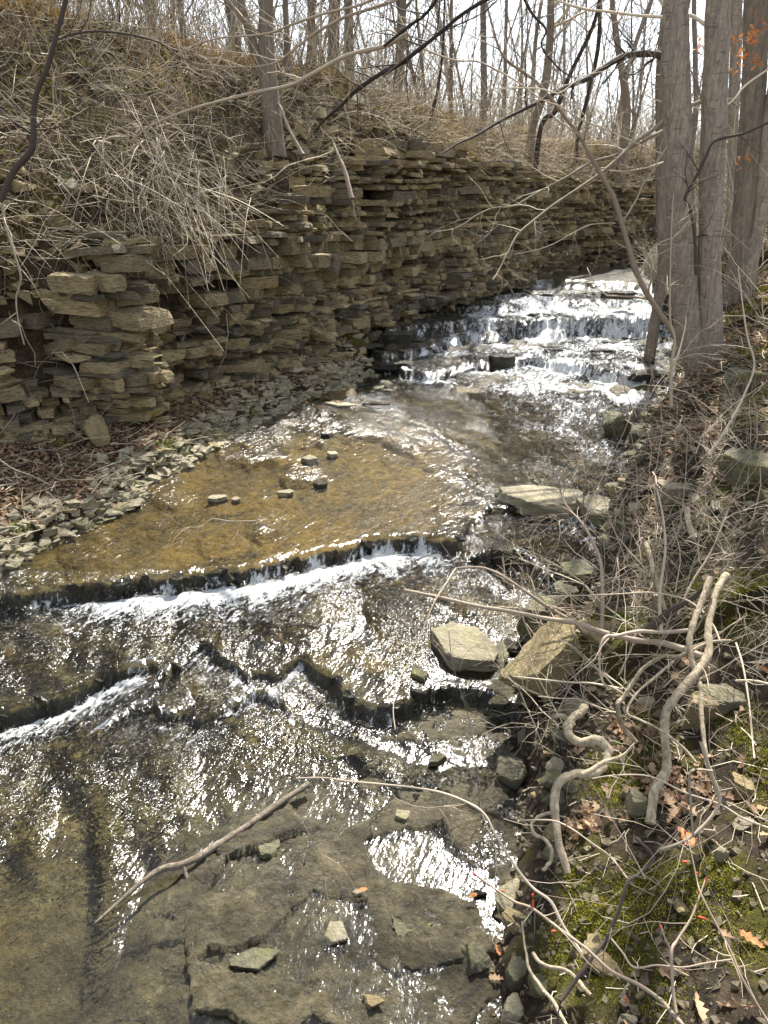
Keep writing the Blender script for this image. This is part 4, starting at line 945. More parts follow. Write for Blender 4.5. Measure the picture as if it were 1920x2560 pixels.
hero('F', [(1320,545),(1200,555),(1100,550),(1000,570),(960,572),(935,620),(930,680),(945,770),(1000,800),(1050,830)], 18, 8, (2.5,2.4), 'looping grey vine across the brush below the fallen branch', 'redtwig', 'vine', 'vine', side=2, seed=86, k=8)
hero('F', [(1500,590),(1400,600),(1280,655),(1200,660),(1120,710),(1070,780),(1030,840),(1010,870),(1030,960),(1090,1030)], 12, 24, (2.4,2.3), 'thick pale vine curving down to the roots', 'root', 'vine', 'vine', side=2, seed=87, k=8)
hero('F', [(1250,680),(1180,740),(1090,820),(1050,900),(1100,930),(1200,980),(1300,1060),(1350,1120)], 12, 10, (2.35,2.1), 'hooked pale vine beneath the thick vine', 'root', 'vine', 'vine', side=3, seed=88)
hero('F', [(560,745),(650,755),(800,770),(900,775),(1030,800)], 5, 10, (2.8,2.5), 'level twig lying across the front of the large tan boulder', 'twig', 'twig', 'twig', side=5, seed=89)
hero('F', [(1520,600),(1550,700),(1575,850),(1590,1000),(1600,1100)], 9, 7, (2.3,2.0), 'straight thin stem hanging at the right of the brush', 'redtwig', side=2, seed=90)
hero('F', [(700,400),(850,395),(1000,390),(1150,383),(1280,405),(1360,450),(1420,520),(1450,590)], 5, 9, (2.9,2.5), 'arching thin vine above the fallen branch', 'redtwig', 'vine', 'vine', side=5, seed=91)
hero('F', [(1520,765),(1600,765),(1700,790)], 12, 14, (2.0,1.9), 'grey lichen-spotted stick entering from the right edge', 'twig', 'stick', 'stick', side=1, seed=92)
hero('F', [(1125,170),(1150,230),(1165,300),(1190,380),(1215,460)], 26, 18, (3.4,3.2), 'short pale dead stem standing in the upper brush', 'root', 'dead_branch', 'dead branch', side=0, seed=93, k=8)
hero('F', [(1310,20),(1315,80),(1340,150)], 24, 30, (3.7,3.6), 'pale knobbly root end poking from the upper bank', 'root', 'root', 'root', side=0, seed=94, k=8)
hero('F', [(940,560),(945,380),(935,250),(905,170),(860,90),(790,10),(760,-60)], 18, 7, (3.3,3.6), 'upright grey bush stem beside the water at the right', 'redtwig', 'sapling', 'sapling', side=10, sl=.5, lvl=2, seed=95, k=8)
hero('F', [(1200,560),(1190,400),(1215,200),(1205,60),(1180,-60)], 18, 6, (3.1,3.4), 'upright brown bush stem in the middle of the brush', 'redtwig', 'sapling', 'sapling', side=12, sl=.5, lvl=2, seed=96, k=8)
hero('F', [(1270,480),(1330,340),(1400,230),(1450,120),(1490,20)], 14, 6, (3.0,3.2), 'brown stem slanting right in the upper brush', 'redtwig', 'sapling', 'sapling', side=10, sl=.5, lvl=2, seed=97)
hero('F', [(1120,560),(1230,470),(1340,400),(1400,340)], 40, 16, (2.9,2.7), 'mossy dark log end behind the broken sticks', 'dark', 'log', 'log', side=0, seed=98, k=8)
root_specs = [
 ('thick S-shaped pale root arching beside the flat boulder', [('F',870,870),('F',845,905),('F',800,945),('F',795,990),('F',850,1035),('F',925,1020),('F',968,1060),('J',965,60),('J',940,110),('J',880,128),('J',805,130),('J',752,180),('J',738,260),('J',745,350),('J',765,460),('J',792,560)], 50, 56, (2.35,1.95)),
 ('small wriggling root left of the thick S-shaped root', [('J',718,298),('J',660,318),('J',635,345),('J',650,385),('J',695,410),('J',722,455),('J',715,520),('J',680,545)], 16, 26, (2.15,2.0)),
 ('thin pale root climbing from the stones at the bottom water edge', [('J',595,770),('J',610,880),('J',625,960),('J',680,1050),('J',740,1120),('J',800,1230)], 10, 32, (1.9,1.6)),
 ('dark root buried among stones right of the bottom water edge', [('J',640,900),('J',700,960),('J',790,980),('J',850,1040),('J',900,1080)], 20, 26, (1.85,1.6)),
 ('short root stub pointing right from the top of the S-shaped root', [('J',860,130),('J',940,90),('J',1020,60),('J',1080,0)], 36, 14, (2.05,2.05)),
 ('stub pointing up-left where the S-shaped root begins', [('F',820,960),('F',790,930),('F',760,915),('F',730,925)], 40, 26, (2.35,2.4))]
for i, (lb, pp, w0, w1, dep) in enumerate(root_specs):
    w0 *= .8; w1 *= .62; n = len(pp); ds = np.linspace(dep[0], dep[1], n); s2 = spline([np.array(Q(*vpx(*a), dd)) for a, dd in zip(pp, ds)], 7)
    T = Tubes(); r2 = np.linspace(w0, w1, len(s2))/4/F*np.linspace(dep[0], dep[1], len(s2)); r2[-3:] *= [.9, .8, .6]; r2 = r2*(1+.12*vn2(np.arange(len(s2))*.35, s2[:, 0]*0, i)); s2 = s2+.003*np.stack([vn2(np.arange(len(s2))*.3, s2[:, 0]*0+j, 5+i) for j in range(3)], -1); T.add(s2, r2, 14, .5)
    v = T.v[0]; c = np.repeat(s2, 14, axis=0); T.v[0] = c+(v-c)*(1+.09*vn3(v[:, 0]*25, v[:, 1]*25, v[:, 2]*25, i)+.08*vn3(v[:, 0]*80, v[:, 1]*80, v[:, 2]*80, i))[:, None]
    link('root', T.mesh('root'), M['root'], label=lb, category='root')
# budded near branches
def budded(reg, pts, w0, w1, dep, label, buds, seed, side=2):
    root = empty('branch', Q(*vpx(reg, *pts[-1]), dep[1] if isinstance(dep, tuple) else dep), label, 'branch')
    T = Tubes(); sp = hero(reg, pts, w0, w1, dep, '', T=T, side=side, sl=.1, lvl=0, seed=seed)
    child(T.mesh('stem'), M['redtwig'], root, 'stem')
    for bx_, by_, dx_, dy_ in buds:
        p = np.array(vpx(reg, bx_, by_)); i = np.argmin([abs((Q_[0]-0)) for Q_ in sp]) if False else 0
        # depth from the nearest stem point
        best = min(sp, key=lambda s: (s[0]-Q(*p, s[1]*CP+(H-s[2])*SP)[0])**2+(s[2]-Q(*p, s[1]*CP+(H-s[2])*SP)[2])**2)
        dd = best[1]*CP+(H-best[2])*SP
        a = np.array(Q(p[0], p[1], dd)); b = np.array(Q(p[0]+dx_/2, p[1]+dy_/2, dd))
        T = Tubes(); T.add([a, a+(b-a)*.3, a+(b-a)*.65, b], np.array([3, 5.5, 5, 1.5])/2/F*dd, 6); child(T.mesh('bud'), M['bud'], root, 'bud')
budded('J', [(385,558),(450,605),(560,680),(640,710),(760,800),(880,890),(980,980),(1100,1040),(1200,1110),(1250,1170),(1310,1230)], 9, 20, (1.25,1.0), 'near twig with red buds rising from the bottom right toward the stream', [(400,568,-20,-12),(445,605,14,10),(505,632,12,4),(642,708,2,-40),(640,660,6,-16),(745,808,-24,0),(1042,1085,6,34)], 120)
budded('J', [(1060,1035),(1038,1060),(1040,1095)], 9, 9, 1.05, 'short spur with one red bud under the near budded twig', [(1042,1085,8,30)], 121, 0)
budded('J', [(1300,380),(1322,450),(1350,580),(1370,650),(1430,770),(1500,900),(1550,1020),(1659,1200),(1700,1260)], 6, 13, (1.15,.95), 'near straight twig with red buds descending to the bottom right corner', [(1300,385,0,-12),(1310,508,-22,0),(1350,565,4,-14)], 122)
budded('J', [(1390,580),(1362,660),(1325,755),(1265,850),(1242,900),(1248,1060),(1262,1160)], 7, 16, (1.1,1.02), 'forked near twig with red buds joining the bottom twig', [(1390,600,2,-26),(1355,745,38,12),(1358,625,0,20)], 123)
budded('J', [(1195,790),(1210,830),(1240,895)], 6, 10, 1.08, 'stub twig with a red bud left of the forked near twig', [(1195,800,-4,-22)], 124, 0)
hero('K', [(1280,148),(1400,146),(1500,160),(1659,175),(1800,190),(1940,220),(2080,290),(2140,390),(2220,520),(2300,620),(2379,680),(2430,780),(2510,900)], 6, 16, (1.9,1.5), 'long thin brown twig arching over the wet bedrock to the bank', 'redtwig', 'twig', 'twig', side=3, sl=.2, seed=125)
hero('K', [(1500,160),(1430,210),(1360,280),(1300,345)], 6, 4, (1.85,1.9), 'fine side twig pointing down-left above the driftwood end', 'redtwig', 'twig', 'twig', side=1, seed=126)
hero('J', [(420,290),(410,200),(385,0),(370,-100),(300,-330),(280,-480)], 6, 3, (1.75,2.2), 'fine upright dark twig before the still puddle', 'dark', 'twig', 'twig', side=3, sl=.15, seed=127)
hero('J', [(600,330),(720,330),(800,360),(900,430),(980,490),(1050,580)], 7, 8, (1.8,1.6), 'level brown twig crossing the thick root', 'redtwig', 'twig', 'twig', side=2, seed=128)
hero('J', [(1085,405),(1165,490),(1100,560),(1050,600),(1020,700),(960,840),(900,920),(800,1060),(760,1110)], 14, 20, (1.6,1.5), 'dark hooked twig standing over the moss', 'dark', 'twig', 'twig', side=3, sl=.15, seed=129, k=7)
hero('J', [(1680,370),(1550,320),(1450,260),(1300,210),(1150,140),(1000,135),(900,150)], 10, 5, (1.7,1.9), 'thin grey twig crossing the oak leaf patch', 'redtwig', 'twig', 'twig', side=5, seed=130)
hero('J', [(1370,-10),(1410,120),(1450,230),(1425,300),(1340,390),(1270,430),(1190,455)], 18, 9, (1.75,1.7), 'pale bent twig ending above the single oak leaf', 'twig', 'twig', 'twig', side=3, seed=131)
hero('J', [(1335,400),(1325,260),(1325,120),(1420,118)], 10, 12, (1.7,1.7), 'squared bend of grey twig beside the oak leaf patch', 'twig', 'twig', 'twig', side=1, seed=132)
hero('J', [(980,840),(1030,900),(1080,965),(1180,955),(1290,965),(1400,945),(1510,930)], 9, 7, (1.4,1.3), 'grey twig lying level on the dark soil at the bottom', 'redtwig', 'twig', 'twig', side=3, sl=.12, seed=133)
hero('J', [(1480,250),(1600,310),(1700,350)], 7, 8, (1.5,1.4), 'short twig leaving at the right edge by the brown rock', 'redtwig', 'twig', 'twig', side=1, seed=134)
# driftwood stick
pp = [(400,785),(450,740),(550,650),(620,590),(700,540),(790,520),(870,480),(980,410),(1080,345),(1200,260),(1335,172)]
hh = [-.03,-.012,.0,.012,.016,.01,.008,.008,.008,.012,.03]
s2 = spline([np.array(P(*vpx('K', *a), .02+h)) for a, h in zip(pp, hh)], 6); T = Tubes()
r2 = np.interp(np.linspace(0, 1, len(s2)), [0, .2, .45, .8, 1], [6, 18, 34, 30, 28])/4/F*2.6; T.add(s2, r2, 12, .4)
v = T.v[0]; c = np.repeat(s2, 12, axis=0); T.v[0] = c+(v-c)*(1+.22*vn3(v[:, 0]*30, v[:, 1]*30, v[:, 2]*30, 1)+.1*vn3(v[:, 0]*90, v[:, 1]*90, v[:, 2]*90, 2))[:, None]
for g_, (dx_, dy_) in ((30, (.03, -.05)),): T.add([s2[g_], s2[g_]+np.array([dx_, dy_, -.03])], [.010, .006], 6, .2)
link('driftwood', T.mesh('driftwood'), M['bark2'], label='bent driftwood stick resting on the shallow stream bed', category='stick')

# --- bushes of the right bank, each its own object
def bush(px, py, n, L, lean, label, seed, m='twig', group=None, r=.004, lvl=2, z=None, nch=4):
    g = G(px, py) if z is None else P(px, py, z); rg = np.random.RandomState(seed); T = Tubes()
    for i in range(n):
        a = rg.rand()*6.3; d = (math.cos(a)*.8+lean[0], math.sin(a)*.8+lean[1], .9+lean[2])
        grow(T, np.array(g)+rg.randn(3)*[.04, .04, .0], d, L*(.6+.7*rg.rand()), r*(.7+.6*rg.rand()), lvl, rg, .06, .32, nch, 5, .6, .75)
    return link('bush', T.mesh('bush'), M[m], label=label, category='bush', group=group)
bush(1290,1330,6,.62,(-.7,-.1,0),'bare pale bush spreading left over the large boulder',201)
bush(1390,1380,7,.62,(-.35,-.2,.1),'bare bush tangled around the pale broken sticks',202)
bush(1250,1150,5,.55,(-.5,0,.1),'bare bush at the water edge by the long flat slab',203,'redtwig')
bush(1340,1230,6,.7,(-.3,-.1,.2),'bare bush with reddish tips in the upper brush',204,'redtwig')
bush(1470,1300,6,.6,(-.1,-.1,.2),'bare bush over the yellow moss of the bank',205)
bush(1560,1180,6,.7,(-.3,-.1,.1),'bare bush in front of the long brown rock',206,'redtwig')
bush(1420,1060,5,.75,(-.3,0,.2),'bare bush at the leaf-covered part of the bank',207,'redtwig')
bush(1190,1600,4,.5,(-.8,-.2,.2),'fine bare bush leaning over the dark pool edge',208,'twig',r=.0028)
bush(1330,1560,5,.45,(-.5,-.2,.1),'fine bare bush among the curving roots',209,'twig',r=.003)
bush(1600,1450,4,.5,(-.3,-.2,.1),'fine bare bush at the right edge above the flat pale slab',210,'twig',r=.003)
bush(1620,980,5,.9,(-.4,0,.2),'bare bush at the right edge below the mossy slope',211,'redtwig')
bush(1230,1560,3,.5,(-.7,-.1,.2),'fine pale twigs growing before the large boulder',212,'twig',r=.0026,nch=3)
bush(1385,900,5,.9,(-.5,.2,.2),'bare bush below the roots of the twin-trunked tree',213,'redtwig',z=.5)
bush(1440,1180,7,.6,(-.3,-.1,.2),'dense grey bush in the middle of the right bank brush',214,'twig')
bush(1330,1480,6,.5,(-.5,-.1,.0),'low tangle of pale twigs right of the large boulder',216,'twig',r=.003)
bush(1450,1500,4,.5,(-.3,-.2,.0),'low tangle of pale twigs behind the second broken stick',217,'twig',r=.003)
bush(1380,1320,3,.55,(-.6,.0,.0),'wiry bush behind the first broken stick',219,'redtwig',r=.0035)
bush(1530,980,6,.8,(-.4,0,.1),'pale wiry bush above the long brown rock',222,'twig')
bush(1200,1390,4,.45,(-.6,.1,.2),'thin twigs rising behind the large boulder',215,'twig',r=.003,z=.3)
for i, (px, py) in enumerate([(1400,560),(1385,520),(1420,600),(1350,540),(1580,520),(1640,560),(1500,600),(1440,650),(1600,640),(1650,700),(1300,565),(1345,500)]):
    bush(px,py,7,1.1,(-.2,0,.3),'grey thicket beside the far bend of the stream' if px < 1460 else 'grey thicket on the slope behind the twin trunks',230+i,'twig','far bend thickets' if px < 1460 else 'thickets behind the twin trunks',r=.006)

# --- background woods: copies of nine tree kinds
def proto_tree(seed, hgt, r, lean, nb, lowf, m1='barkfar'):
    rg = np.random.RandomState(seed); pts = [np.zeros(3)-[0, 0, .3]]; d = np.array([lean[0], lean[1], 1.]); n = 9
    for i in range(n): d = d+rg.randn(3)*[.06, .06, .02]; d[2] = max(d[2], .8); pts.append(pts[-1]+d/np.linalg.norm(d)*hgt/n)
    sp = spline(pts, 3); rr = np.linspace(r, r*.25, len(sp)); rr[0] *= 1.4; rr[1] *= 1.15
    rr *= .72; T = Tubes(); T.add(sp, rr, 9, .2+.5*rg.rand()); C = Tubes()
    for i in range(nb):
        f = lowf+(1-lowf)*rg.rand(); j = min(int(f*len(sp)), len(sp)-2); a = rg.rand()*6.3
        grow(C, sp[j], (math.cos(a), math.sin(a), .55+.6*rg.rand()), hgt*.22*(.5+.8*rg.rand()), max(rr[j]*.34, .0055), 2, rg, -.015, .22, 3, 4, .55, .6)
    a = T.mesh('trunk'); a.materials.append(M[m1]); b = C.mesh('crown'); b.materials.append(M['barkfar']); return a, b
PT = [proto_tree(300, 8, .10, (0, 0), 30, .18), proto_tree(301, 9, .13, (.05, 0), 30, .2), proto_tree(302, 7, .06, (.1, .03), 34, .12),
      proto_tree(303, 7.5, .07, (-.12, 0), 34, .12), proto_tree(304, 6, .04, (.15, 0), 32, .1), proto_tree(305, 6, .035, (-.1, .1), 32, .08),
      proto_tree(306, 9, .16, (.02, 0), 22, .25), proto_tree(307, 5, .03, (.05, -.05), 32, .08), proto_tree(308, 7, .05, (.25, 0), 22, .1)]
KIND = ['straight grey trunk', 'straight grey trunk', 'slim tree', 'slim leaning tree', 'thin sapling', 'thin sapling', 'thick trunk', 'thin sapling', 'slim leaning tree']
cnt = 0; rt = random.Random(77); tries = 0
while cnt < 215 and tries < 4000:
    tries += 1
    px = rt.uniform(-150, 1800); yw = 9.5+rt.random()**1.1*34; u, b, c = ray(px, 440); x = u/b*yw
    d, by = [float(a[0]) for a in cliff_d(np.array([x]), np.array([yw]))]
    er = float(eR(np.array([yw]))[0])
    if d > 0:
        if d < float(ridge_d(by))+.3: continue
        if px < 700 and rt.random() < .45: continue
        zone = 'on the ridge above the cliff' if d < 6 else 'deep in the woods behind the cliff'
    else:
        if x < er+1.6 or yw < 10.5: continue
        zone = 'in the woods behind the right bank'
    if d > 0 and px > 1380: zone = 'in the woods behind the twin trunks'
    i = rt.choices(range(9), [1.5, 1, 4, 4, 6, 6, .4, 6, 3])[0]; s = rt.uniform(.8, 1.25)
    z = gz(x, yw); lb = 'bare '+KIND[i]+' '+zone
    root = empty('tree', (x, yw, z), lb, 'tree', 'bare trees '+zone); root.rotation_euler = (0, 0, rt.uniform(0, 6.3)); root.scale = (s, s, s)
    for nm, me in zip(('trunk', 'crown'), PT[i]): link(nm, me, None, root)
    cnt += 1
# undergrowth far behind: one uncountable mass
T = Tubes(); rg = np.random.RandomState(9)
for i in range(10500):
    px = rg.uniform(-250, 1900); yw = 8.6+rg.rand()**1.5*30; u, b, c = ray(px, 440); x = u/b*yw
    if i % 800 == 0: pass
    T.v.append(None); T.v.pop()
    if i == 0: cand = []
    cand.append((x, yw, i))
ca = np.array(cand); cz, cd, _, cer, _, _ = ground(ca[:, 0], ca[:, 1], True); _, cby = cliff_d(ca[:, 0], ca[:, 1])
ok = (cd > ridge_d(cby)-.5) | ((cd < 0) & (ca[:, 0] > cer+.7) & (ca[:, 1] > 9.5))
for (x, yw, i), z in zip(ca[ok], cz[ok]):
    h = (.6+1.5*rg.rand()**1.6)*(1+.015*yw); d = np.array([rg.randn()*.35, rg.randn()*.3, 1.]); p0 = np.array([x, yw, z-.05])
    d2 = d+rg.randn(3)*[.35, .3, .1]; r = .0035*(1+.05*yw)
    T.add([p0, p0+d*h*.4, p0+(d+d2)*.5*h*.75, p0+d2*h*.95], [r, r*.8, r*.6, r*.3], 3, rg.rand())
    if rg.rand() < .7:
        v = rg.randn(3)*[.5, .5, .2]+[0, 0, .3]; T.add([p0+d*h*.45, p0+d*h*.45+v*h*.4], [r*.6, r*.3], 3, rg.rand())
link('undergrowth', T.mesh('undergrowth'), M['twig'], kind='stuff')

# --- dead brush of the left slope
T = Tubes(); rg = np.random.RandomState(12); NB = 23000
ss = s0+.5+(s1-s0)*rg.rand(NB)**1.1*.75
fx, fy, ftx, fty = on_cliff(ss); bw = ridge_d(fy)
dd = .18+(bw+.1)*rg.rand(NB)**1.15
bx0 = fx-fty*dd; by0 = fy+ftx*dd; bz0 = ground(bx0, by0)
dens = fbm(bx0, by0, .9, 3, 33)
for i in range(NB):
    if dens[i] < -.28+.3*rg.rand()-.3: continue
    if fy[i] > 10.2 and rg.rand() < .2: continue
    a = rg.rand()*2*np.pi; L_ = .25+.85*rg.rand()**1.7
    dn = np.array([fty[i], -ftx[i], -.55])                       # outward and downhill
    d = np.array([math.cos(a), math.sin(a), rg.randn()*.5+.45])+dn*(.1+.7*rg.rand()); d /= np.linalg.norm(d)
    p0 = np.array([bx0[i], by0[i], bz0[i]-.02]); pts = [p0]; st = L_/5
    dr = .06+.16*rg.rand()
    for j in range(5):
        d = d+rg.randn(3)*.27; d[2] -= dr*.40; d /= np.linalg.norm(d); pts.append(pts[-1]+d*st)
    pts = np.array(pts); r = .0018+.0042*rg.rand()**2.6
    if rg.rand() < .03: r *= 2
    T.add(pts, np.linspace(r, r*.45, 6), 3, rg.rand())
# the hanging mass over the cliff in front
for i in range(230):
    a = np.array(vpx('A', rg.normal(640, 170), rg.normal(760, 130))); b = a+np.array([rg.normal(55, 75), abs(rg.normal(95, 60))+10])
    dp = 6.05+.35*rg.randn()*.6; A_ = np.array(Q(a[0], a[1], dp+.45)); B_ = np.array(Q(b[0], b[1], min(dp-.05, 5.95)))
    mid = (A_+B_)/2+np.array([rg.randn()*.05, -.12, .10]); r = .002+.005*rg.rand()**2; mid = mid+rg.randn(3)*.06
    T.add(spline([A_, mid, B_], 3), np.linspace(r, r*.4, 7), 3, rg.rand())
link('brush', T.mesh('brush'), M['twig'], kind='stuff')

# --- litter: leaves, grass, moss, fallen twigs
def scatter(n, fx_, rg):
    x, y = fx_(n, rg); z, d, el, er, _, _ = ground(x, y, True); return x, y, z, d, el, er
rg = np.random.RandomState(21)
def leaves(n, gen, size, filt, tlo=0, thi=1, up=.75, lift=.012):
    x, y = gen(n); z, d, el, er, _, _ = ground(x, y, True); k = filt(x, y, d, el, er); x, y, z = x[k], y[k], z[k]; n = len(x)
    return leaf_verts(n, rg, size*(.6+.7*rg.rand(n)), np.stack([x, y, z+lift*rg.rand(n)], -1), up), tlo+(thi-tlo)*rg.rand(n)
parts = []
def gen_left(n):
    y = 2.8+rg.rand(n)**1.2*6.0; return np.interp(y, *EL)-rg.rand(n)*1.6, y
parts.append(leaves(17000, gen_left, .028, lambda x, y, d, el, er: (d < .1) & (x < el-.08) & (fbm(x, y, 2, 2, 5)+.5*rg.rand(len(x)) > -.45), .1, .9))
def gen_right(n):
    y = 3.9+rg.rand(n)*4.5; return np.interp(y, *ER)+.15+rg.rand(n)*2.2, y
parts.append(leaves(9000, gen_right, .035, lambda x, y, d, el, er: (x > er+.2) & (fbm(x, y, 1.3, 3, 6) > -.35) & (y > 4.0+.3*rg.rand(len(x))), .1, 1))
def gen_near(n):
    y = .9+rg.rand(n)*3.2; return np.interp(y, *ER)+.15+rg.rand(n)*1.3, y
gA = G(1460, 1700); gB = G(1260, 1790); gC = G(1360, 1580)
def nearf(x, y, d, el, er):
    a = np.exp(-((x-gA[0])**2+(y-gA[1])**2)/.11**2)+.8*np.exp(-((x-gB[0])**2+(y-gB[1])**2)/.06**2)+.5*np.exp(-((x-gC[0])**2+(y-gC[1])**2)/.09**2)
    return (rg.rand(len(x)) < a*.8+.012) & (x > er+.04)
parts.append(leaves(11000, gen_near, .030, nearf, .15, 1, .6, .03))
def gen_far(n):
    y = 8+rg.rand(n)*8; return np.interp(y, *ER)+.2+rg.rand(n)*4, y
parts.append(leaves(5000, gen_far, .05, lambda x, y, d, el, er: (x > er+.3) & (d < 0), .1, 1))
def gen_hill(n):
    s = s0+.3+(s1-s0)*.8*rg.rand(n); a, b, c, e = on_cliff(s); w = ridge_d(b); dd = .3+(w+.6)*rg.rand(n); return a-e*dd, b+c*dd
parts.append(leaves(9000, gen_hill, .038, lambda x, y, d, el, er: (d > .25) & (fbm(x, y, 1.2, 3, 16) > -.25), .0, .7))
LVs = np.concatenate([p[0] for p in parts]); LTs = np.concatenate([p[1] for p in parts])
link('leaves', leaf_mesh('leaves', LVs, LTs), M['leaf'], kind='stuff')
# a few leaves one can point to
for px, py, sz, lab, mt in [(1485,1822,.052,'large curled orange-brown oak leaf lying alone on the moss','oleaf'),(1018,1953,.019,'small orange leaf floating by the black stone','oleaf'),(1072,2125,.026,'pale pink-brown oak leaf on the stones at the bottom water edge','leaf'),(783,1940,.02,'reddish leaf caught on the small dry stone','oleaf'),(1345,1590,.04,'red-brown leaf heap piece under the curving root','oleaf'),(1075,2068,.02,'dark red leaf between mud and stones','oleaf'),(1620,2040,.035,'bright orange leaf on dark soil at the right edge','oleaf'),(1480,1435,.04,'pale curled leaf caught in the broken sticks','leaf'),(745,957,.04,'small orange leaf drifting in the shallows','oleaf'),(460,1215,.02,'yellow leaf stuck at the lip of the long ledge','oleaf'),(1645,1455,.03,'yellow leaf at the right edge above the flat pale slab','oleaf'),(1655,1815,.03,'tan leaf on moss at the right edge','leaf')]:
    g = G(px, py, .0); r1 = np.random.RandomState(int(px)); Vv = leaf_verts(1, r1, np.array([sz]), np.array([[g[0], g[1], g[2]+.018+(.02 if px < 1050 and py < 2000 else 0)]]), .85)
    link('leaf', leaf_mesh('leaf', Vv, np.array([.75])), M[mt], label=lab, category='leaf')
def blades(pos, h, rg, spread=.5, wid=.08, bend=.5):
    n = len(pos); h = np.asarray(h)*np.ones(n); d = rg.randn(n, 3)*[spread, spread, .1]+[0, 0, 1]; d /= np.linalg.norm(d, axis=1, keepdims=True)
    s = np.cross(d, rg.randn(n, 3)); s /= np.linalg.norm(s, axis=1, keepdims=True); s = s*(h*wid)[:, None]
    mid = pos+d*(h*.55)[:, None]; tip = mid+(d*.45+rg.randn(n, 3)*[bend, bend, .2]*.4-[0, 0, bend*.25])*h[:, None]
    V = np.stack([pos-s, pos+s, mid-s*.7, mid+s*.7, tip], 1).reshape(-1, 3); b = np.arange(n)[:, None]*5
    return V, b+np.array([[0, 1, 3, 2]]), b+np.array([[2, 3, 4]])
def blade_obj(name, pos, h, m, rg, **kw):
    V, q_, t_ = blades(pos, h, rg, **kw); me = mesh_np(name, V, q_, t_); vattr(me, 'tint', np.repeat(rg.rand(len(pos)), 5)); return link(name, me, M[m], kind='stuff')
# dry grass along the ridge
n = 26000; s = s0+.5+(s1-s0)*.9*rg.rand(n); a, b, c, e = on_cliff(s); w = ridge_d(b); dd = w+.22*rg.randn(n)-.05-.3*(b > 10.5)*rg.rand(n); x, y = a-e*dd, b+c*dd
kk = (dd > .35) & ((b < 10.5) | (rg.rand(n) < .5)) & (fbm(x, y, 1.5, 3, 44) > -.3+.25*(b < 7)); x, y = x[kk], y[kk]
blade_obj('dry_grass', np.stack([x, y, ground(x, y)-.01], -1), .08+.13*rg.rand(len(x)), 'grass', rg, spread=.7, wid=.035, bend=.9)
n = 9000; s = s0+.5+(s1-s0)*.8*rg.rand(n); a, b, c, e = on_cliff(s); w = ridge_d(b); dd = .32+w*rg.rand(n); x, y = a-e*dd, b+c*dd; kk = fbm(x, y, 1.6, 3, 45) > .12; x, y = x[kk], y[kk]
blade_obj('dry_grass', np.stack([x, y, ground(x, y)-.01], -1), .07+.12*rg.rand(len(x)), 'grass', rg, spread=.8, wid=.035, bend=.9)
# green tufts
gp = []
for px, py, rr_, k_ in [(42,1158,.03,120),(365,968,.06,160),(430,960,.06,120),(395,965,.05,90),(540,895,.05,100),(130,958,.06,100),(1440,1073,.06,90),(1455,1090,.05,80),(870,360,.15,200),(950,370,.12,200),(1350,1345,.04,60)]:
    g = G(px, py); gp.append(np.array(g)+rg.randn(k_, 3)*[rr_, rr_, 0])
gp = np.concatenate(gp); gp[:, 2] = ground(gp[:, 0], gp[:, 1])
blade_obj('grass', gp, .03+.04*rg.rand(len(gp)), 'green_g', rg, spread=.9, wid=.06, bend=.9)
# moss cushions
mp = []; mh = []
for px, py, rx, ry, k_ in [(1340,1338,45,22,2200),(1500,1262,50,22,2200),(1480,1300,60,20,1500),(1620,1275,60,40,2600),(1600,1330,50,30,1500),(1330,1690,45,70,3000),(1450,1690,20,20,500),(1238,1905,28,20,900),(1645,1640,35,90,3000),(1655,1740,25,50,1200),(1400,1895,60,30,1600),(1500,1900,50,35,1700),(1360,1960,50,50,2400),(1560,1900,40,40,1000),(1270,2070,45,60,2400),(1290,1960,40,40,1400),(1545,745,45,35,6000),(1590,690,60,40,5000),(1590,610,50,30,3000),(1640,640,30,30,2500),(1620,880,45,35,3000),(1640,760,40,40,3000),(1350,2020,40,60,1500),(1520,1990,60,40,1400),(1600,2060,60,40,800),(1440,2150,60,40,900),(1200,2090,25,60,800),(1420,1400,30,20,500),(1480,1190,60,30,900),(1400,1560,40,40,700),(1560,1560,60,30,500)]:
    for j in range(5):
        g = G(px+rg.randn()*rx*.5, py+rg.randn()*ry*.5); dpt = g[1]*CP+(H-g[2])*SP; sc = dpt/F
        mp.append(np.array(g)+rg.randn(k_//5, 3)*[rx*.42*sc, ry*.6*sc*1.3, 0]); mh.append(np.full(k_//5, .0035+.0022*dpt))
mp = np.concatenate(mp); mh = np.concatenate(mh); mz, md, mel, mer, _, _ = ground(mp[:, 0], mp[:, 1], True); k = (mp[:, 0] > mer+.03); mp[:, 2] = mz
blade_obj('moss', mp[k], mh[k]*(.6+.8*rg.rand(k.sum())), 'moss', rg, spread=1.0, wid=.16, bend=.6)
n = 60000; s = s0+.4+(s1-s0)*.7*rg.rand(n); a, b, c, e = on_cliff(s); w = ridge_d(b); dd = .25+(w+.1)*rg.rand(n); x, y = a-e*dd, b+c*dd; kk = fbm(x, y, 2.2, 4, 46) > .16; x, y = x[kk], y[kk]
blade_obj('moss', np.stack([x, y, ground(x, y)], -1), .022+.022*rg.rand(len(x)), 'moss', rg, spread=1., wid=.2, bend=.6)
